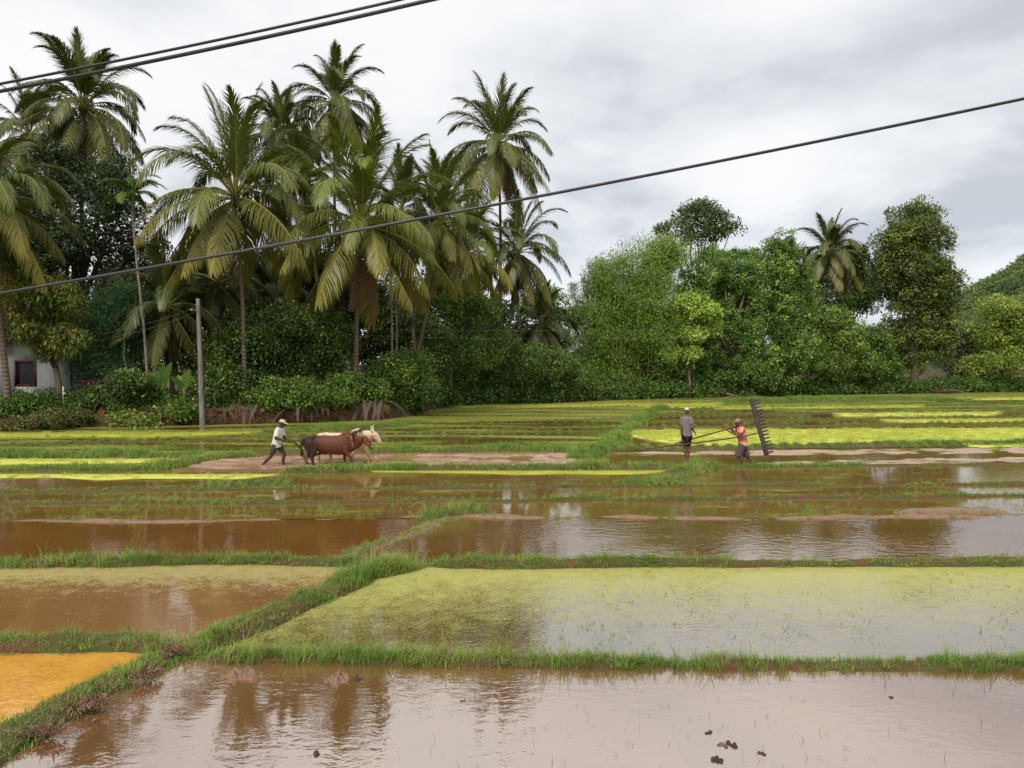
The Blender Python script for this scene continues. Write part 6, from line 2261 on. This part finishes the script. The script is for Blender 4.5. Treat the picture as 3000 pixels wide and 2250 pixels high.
m_.tube([V3(-1.72, 0.10, 0.635), V3(-2.1, 0.11, 0.55), V3(-2.8, 0.12, 0.45)], [0.024, 0.022, 0.016], 8)
m_.build('shaft', hw2, hr_)
m_ = MB()
m_.tube([V3(-1.80, 0.10, 0.58), V3(-1.85, 0.10, 0.60), V3(-1.90, 0.10, 0.58)], [0.045, 0.052, 0.045], 8, round_=True)
m_.build('lashing', M['dry'], hr_)
m_ = MB()
m_.tube([V3(-0.75, -0.19, 0.80), V3(-1.0, -0.1, 0.72), V3(-1.3, 0.0, 0.66)], 0.006, 6)
m_.build('cord', M['dry'], hr_)

# ------------------------------------------------------------------ the two oxen
def ox(label, x, y, dy, dx, hide, head_mat, horn_mat, dark, seed, head_up=0.0):
    g = G(x, y)
    t = thing('bullock', label, 'bullock', (g[0] + dx, g[1] + dy, 0.0), 0, 'yoked pair of bullocks')
    mb = MB()
    # trunk: rump, barrel, deep chest
    mb.tube([V3(-0.82, 0, 0.68), V3(-0.72, 0, 0.69), V3(-0.52, 0, 0.675), V3(-0.30, 0, 0.64), V3(-0.05, 0, 0.605), V3(0.20, 0, 0.595), V3(0.42, 0, 0.62), V3(0.58, 0, 0.66), V3(0.68, 0, 0.68)],
            [(0.10, 0.13), (0.165, 0.185), (0.205, 0.215), (0.215, 0.245), (0.235, 0.275), (0.225, 0.295), (0.195, 0.285), (0.16, 0.235), (0.12, 0.18)], 18, (0, 1, 0), round_=True)
    for k in (-1, 1):        # hip bones, thighs and shoulder blades stand out of the trunk
        mb.ball((-0.56, k * 0.15, 0.83), (0.09, 0.06, 0.06), 10, 8)
        mb.ball((-0.80, k * 0.08, 0.76), (0.07, 0.05, 0.06), 10, 8)
        mb.ball((-0.64, k * 0.13, 0.60), (0.17, 0.085, 0.20), 12, 8, None, (0, 0.2, 0))
        mb.ball((0.42, k * 0.14, 0.66), (0.13, 0.075, 0.22), 12, 8, None, (0, -0.15, 0))
    mb.tube([V3(-0.40, 0, 0.40), V3(-0.28, 0, 0.35), V3(-0.16, 0, 0.345)], [(0.03, 0.03), (0.035, 0.04), (0.03, 0.03)], 8, (0, 1, 0), round_=True)
    mb.tube([V3(0.22, 0, 0.84), V3(0.36, 0, 0.90), V3(0.47, 0, 0.94), V3(0.55, 0, 0.88)], [(0.06, 0.06), (0.075, 0.09), (0.07, 0.09), (0.05, 0.06)], 12, (0, 1, 0), round_=True)   # hump
    up_ = head_up
    hd_ = V3(0.95, -0.02, 0.78 + up_)
    mb.tube([V3(0.50, 0, 0.74), V3(0.66, 0, 0.765 + up_ * 0.4), V3(0.80, -0.01, 0.785 + up_ * 0.8), V3(0.90, -0.02, 0.80 + up_)],
            [(0.15, 0.22), (0.12, 0.185), (0.105, 0.155), (0.10, 0.125)], 14, (0, 1, 0), round_=True)
    # dewlap
    mb.tube([V3(0.56, 0, 0.50), V3(0.68, 0, 0.555), V3(0.82, -0.01, 0.64 + up_ * .8)], [(0.03, 0.10), (0.025, 0.085), (0.025, 0.06)], 10, (0, 1, 0), round_=True)
    # head
    mb.tube([hd_ + [-0.02, 0, 0.055], hd_ + [0.04, 0, 0.0], hd_ + [0.10, 0, -0.09], hd_ + [0.155, 0, -0.18], hd_ + [0.175, 0, -0.225]],
            [(0.090, 0.085), (0.096, 0.102), (0.076, 0.090), (0.062, 0.068), (0.064, 0.058)], 14, (0, 1, 0), round_=True)
    for k in (-1, 1):
        mb.tube([hd_ + [-0.04, k * 0.075, 0.035], hd_ + [-0.07, k * 0.15, 0.025], hd_ + [-0.09, k * 0.215, -0.005]], [(0.02, 0.022), (0.036, 0.014), (0.010, 0.006)], 8, (0, 0, 1), round_=True)  # ears
    # legs: front pair and hind pair, mid stride, hooves below the slurry
    def leg(pts, rr):
        limb(mb, [V3(*p_) for p_ in pts], rr, 10)
    if seed == 0:
        leg([(0.42, -0.13, 0.55), (0.44, -0.13, 0.38), (0.57, -0.13, 0.21), (0.545, -0.13, 0.10), (0.54, -0.13, -0.14)], [0.10, 0.07, 0.046, 0.036, 0.042])
        leg([(0.40, 0.13, 0.55), (0.34, 0.13, 0.38), (0.32, 0.13, 0.17), (0.33, 0.13, 0.05), (0.34, 0.13, -0.14)], [0.10, 0.07, 0.046, 0.036, 0.042])
        leg([(-0.62, -0.13, 0.66), (-0.52, -0.14, 0.42), (-0.58, -0.13, 0.22), (-0.54, -0.13, 0.05), (-0.50, -0.13, -0.14)], [0.15, 0.10, 0.052, 0.038, 0.042])
        leg([(-0.64, 0.13, 0.66), (-0.66, 0.14, 0.42), (-0.82, 0.13, 0.20), (-0.84, 0.13, 0.06), (-0.85, 0.13, -0.14)], [0.15, 0.10, 0.052, 0.038, 0.042])
    else:
        leg([(0.42, -0.13, 0.55), (0.36, -0.13, 0.38), (0.30, -0.13, 0.17), (0.30, -0.13, 0.05), (0.30, -0.13, -0.14)], [0.10, 0.07, 0.046, 0.036, 0.042])
        leg([(0.46, 0.13, 0.55), (0.56, 0.13, 0.42), (0.70, 0.13, 0.28), (0.76, 0.13, 0.12), (0.80, 0.13, -0.04)], [0.10, 0.07, 0.046, 0.036, 0.042])
        leg([(-0.62, -0.13, 0.66), (-0.60, -0.14, 0.42), (-0.72, -0.13, 0.22), (-0.72, -0.13, 0.05), (-0.70, -0.13, -0.14)], [0.15, 0.10, 0.052, 0.038, 0.042])
        leg([(-0.62, 0.13, 0.66), (-0.46, 0.14, 0.42), (-0.44, 0.13, 0.22), (-0.40, 0.13, 0.05), (-0.36, 0.13, -0.14)], [0.15, 0.10, 0.052, 0.038, 0.042])
    mb.fused('body', hide, t, 0.016, 4)
    for k in (-1, 1):
        h = MB()
        b0 = hd_ + [-0.03, k * 0.06, 0.085]
        if dark:
            P_ = [b0, b0 + [-0.05, k * 0.06, 0.03], b0 + [-0.10, k * 0.11, 0.05], b0 + [-0.15, k * 0.13, 0.10]]
        else:
            P_ = [b0, b0 + [-0.03, k * 0.05, 0.06], b0 + [-0.04, k * 0.085, 0.14], b0 + [-0.01, k * 0.08, 0.24]]
        h.tube(P_, [0.032, 0.028, 0.020, 0.005], 8)
        h.build('horn', horn_mat, t)
        e = MB()
        e.ball(hd_ + [0.060, k * 0.086, 0.015], 0.014, 8, 6)
        e.build('eye', eye_m, t)
        n_ = MB()
        n_.ball(hd_ + [0.20, k * 0.022, -0.225], 0.010, 6, 5)
        n_.build('nostril', eye_m, t)
    mz = MB()
    mz.tube([hd_ + [0.16, 0, -0.195], hd_ + [0.18, 0, -0.235]], [(0.065, 0.062), (0.060, 0.052)], 12, (0, 1, 0), round_=True)
    mz.build('muzzle', head_mat, t)
    tl_ = MB()
    tl_.tube([V3(-0.84, 0, 0.76), V3(-0.92, 0, 0.70), V3(-0.945, 0, 0.55), V3(-0.93, 0, 0.40)], [0.034, 0.026, 0.018, 0.016], 8, round_=True)
    tl_.tube([V3(-0.93, 0, 0.42), V3(-0.925, 0, 0.33), V3(-0.92, 0, 0.24)], [0.020, 0.035, 0.008], 8, round_=True)
    tl_.build('tail', plain('tail_hair_%d' % seed, (0.02, 0.015, 0.013) if dark else (0.25, 0.2, 0.15), 0.7, 0.2), t)
    rp = MB()
    a = np.linspace(0, 2 * PI, 22)
    cn = hd_ + [0.115, 0, -0.115]
    rp.tube([cn + V3(0.045 * math.cos(q_) * 0.4, 0.075 * math.sin(q_), 0.078 * math.cos(q_)) for q_ in a], 0.008, 6, caps=False)
    a2 = [V3(0.60 - 0.05 * math.cos(q_), 0.165 * math.sin(q_), 0.71 + 0.225 * math.cos(q_)) for q_ in a]
    rp.tube(a2, 0.012, 6, caps=False)
    rp.build('halter', plain('rope_%d' % seed, (0.45, 0.30, 0.20), 0.8, 0.1), t)
    return t


def _darkhide():
    t = NT('dark_brown_hide')
    o_ = t.obj()
    s = t.n('ShaderNodeSeparateXYZ')
    t.t.links.new(o_, s.inputs[0])
    f_ = t.math('ADD', s.outputs['X'], t.math('MULTIPLY', t.noise(2.5, 3, 0.6, o_), 0.5))
    m_ = t.n('ShaderNodeMapRange', ins={'Value': f_, 'From Min': -0.45, 'From Max': 0.05})
    c = t.mix(m_.outputs[0], (0.026, 0.018, 0.017), (0.130, 0.042, 0.022))
    # tan shanks and throat
    z_ = t.n('ShaderNodeMapRange', ins={'Value': t.math('ADD', s.outputs['Z'], t.math('MULTIPLY', t.noise(4, 2, 0.5, o_), 0.14)), 'From Min': 0.40, 'From Max': 0.28})
    x_ = t.n('ShaderNodeMapRange', ins={'Value': s.outputs['X'], 'From Min': -0.62, 'From Max': -0.76})
    c = t.mix(t.math('MULTIPLY', z_.outputs[0], t.math('MULTIPLY', x_.outputs[0], 0.8)), c, (0.30, 0.13, 0.065))
    hx_ = t.n('ShaderNodeMapRange', ins={'Value': s.outputs['X'], 'From Min': 0.80, 'From Max': 0.95})
    c = t.mix(t.math('MULTIPLY', hx_.outputs[0], t.ramp(t.noise(7, 3, 0.6, o_), [(0.45, 0.0), (0.6, 0.8)])), c, (0.42, 0.17, 0.10))
    return t.done(t.bsdf(c, 0.6, 0.25))


def _palehide():
    t = NT('cream_hide')
    o_ = t.obj()
    s = t.n('ShaderNodeSeparateXYZ')
    t.t.links.new(o_, s.inputs[0])
    c = t.mix(t.noise(3, 3, 0.6, o_), (0.62, 0.45, 0.26), (0.72, 0.58, 0.38))
    z_ = t.n('ShaderNodeMapRange', ins={'Value': t.math('ADD', s.outputs['Z'], t.math('MULTIPLY', t.noise(5, 3, 0.6, o_), 0.3)), 'From Min': 0.55, 'From Max': 0.30})
    c = t.mix(t.math('MULTIPLY', z_.outputs[0], 0.8), c, (0.33, 0.17, 0.09))
    return t.done(t.bsdf(c, 0.55, 0.3))


dh, phd = _darkhide(), _palehide()
ox('dark brown bullock with a black rump, nearer one of the yoked pair', 719, 1005, 0.0, 0.0, dh, plain('dark_muzzle', (0.03, 0.025, 0.025), 0.4, 0.4), plain('pale_horn', (0.40, 0.24, 0.17), 0.4, 0.4), True, 0, -0.03)
ox('cream white bullock with upright horns, mostly hidden behind its dark mate', 719, 1005, 0.86, 0.12, phd, plain('pink_muzzle', (0.50, 0.27, 0.19), 0.45, 0.4), plain('white_horn', (0.70, 0.58, 0.44), 0.4, 0.4), False, 1, 0.02)

g = G(719, 1005)
yk = thing('yoke', 'wooden yoke beam lying across the necks of the two oxen', 'yoke', (g[0], g[1], 0), 0)
mb = MB()
mb.tube([V3(0.60, -0.30, 0.945), V3(0.62, 0.0, 0.975), V3(0.64, 0.43, 0.955), V3(0.68, 0.86, 0.985), V3(0.70, 1.15, 0.95)], [0.032, 0.04, 0.045, 0.04, 0.032], 8)
mb.build('beam', hw2, yk)
for yy in (-0.2, 0.2, 0.66, 1.06):
    m_ = MB()
    m_.tube([V3(0.62 + 0.06 * yy, yy, 1.02), V3(0.62 + 0.06 * yy, yy, 0.72)], 0.012, 6)
    m_.build('peg', hw2, yk)
pg = thing('plough', 'wooden plough between the ploughman and the oxen', 'plough', (g[0], g[1], 0), 0)
hx_ = G(598, 1004)[0] - g[0]
m_ = MB()
m_.tube([V3(hx_ + 0.34, -0.02, 0.73), V3(hx_ + 0.46, 0.02, 0.71), V3(hx_ + 0.60, 0.10, 0.62), V3(hx_ + 0.72, 0.2, 0.42), V3(hx_ + 0.80, 0.26, 0.10), V3(hx_ + 0.95, 0.28, -0.08)],
        [0.018, 0.020, 0.024, 0.030, 0.036, 0.03], 8, round_=True)
m_.build('handle', hw2, pg)
m_ = MB()
m_.tube([V3(hx_ + 0.36, 0.10, 0.66), V3(hx_ + 0.50, 0.10, 0.66), V3(hx_ + 0.63, 0.12, 0.58)], [0.015, 0.016, 0.016], 8, round_=True)
m_.build('grip', hw2, pg)
m_ = MB()
m_.tube([V3(hx_ + 0.78, 0.26, 0.16), V3(-0.5, 0.40, 0.30), V3(0.2, 0.43, 0.62), V3(0.64, 0.43, 0.90)], [0.035, 0.035, 0.03, 0.025], 8)
m_.build('beam', hw2, pg)

# splash of slurry thrown up by the white ox
gs = g + np.array([1.0, 0.75, 0])
sp = MB()
r = np.random.default_rng(77)
for i in range(40):
    a = r.uniform(0, 2 * PI)
    rr_ = r.uniform(0.0, 0.24)
    h_ = r.uniform(0.0, 0.16) * (1 - rr_ * 2.2)
    sp.ball((0.02 + rr_ * math.cos(a) * 1.25, rr_ * math.sin(a), h_), r.uniform(0.018, 0.06) * np.array([1.2, 1, 1]), 8, 6)
o = sp.fused('mud_splash', plain('splash_slurry', (0.48, 0.24, 0.13), 0.25, 0.6, 0.3, 9.0), None, 0.018, 1, (gs[0], gs[1], 0.0))
props(o, 'splash of brown slurry at the foot of the white ox', 'splash')
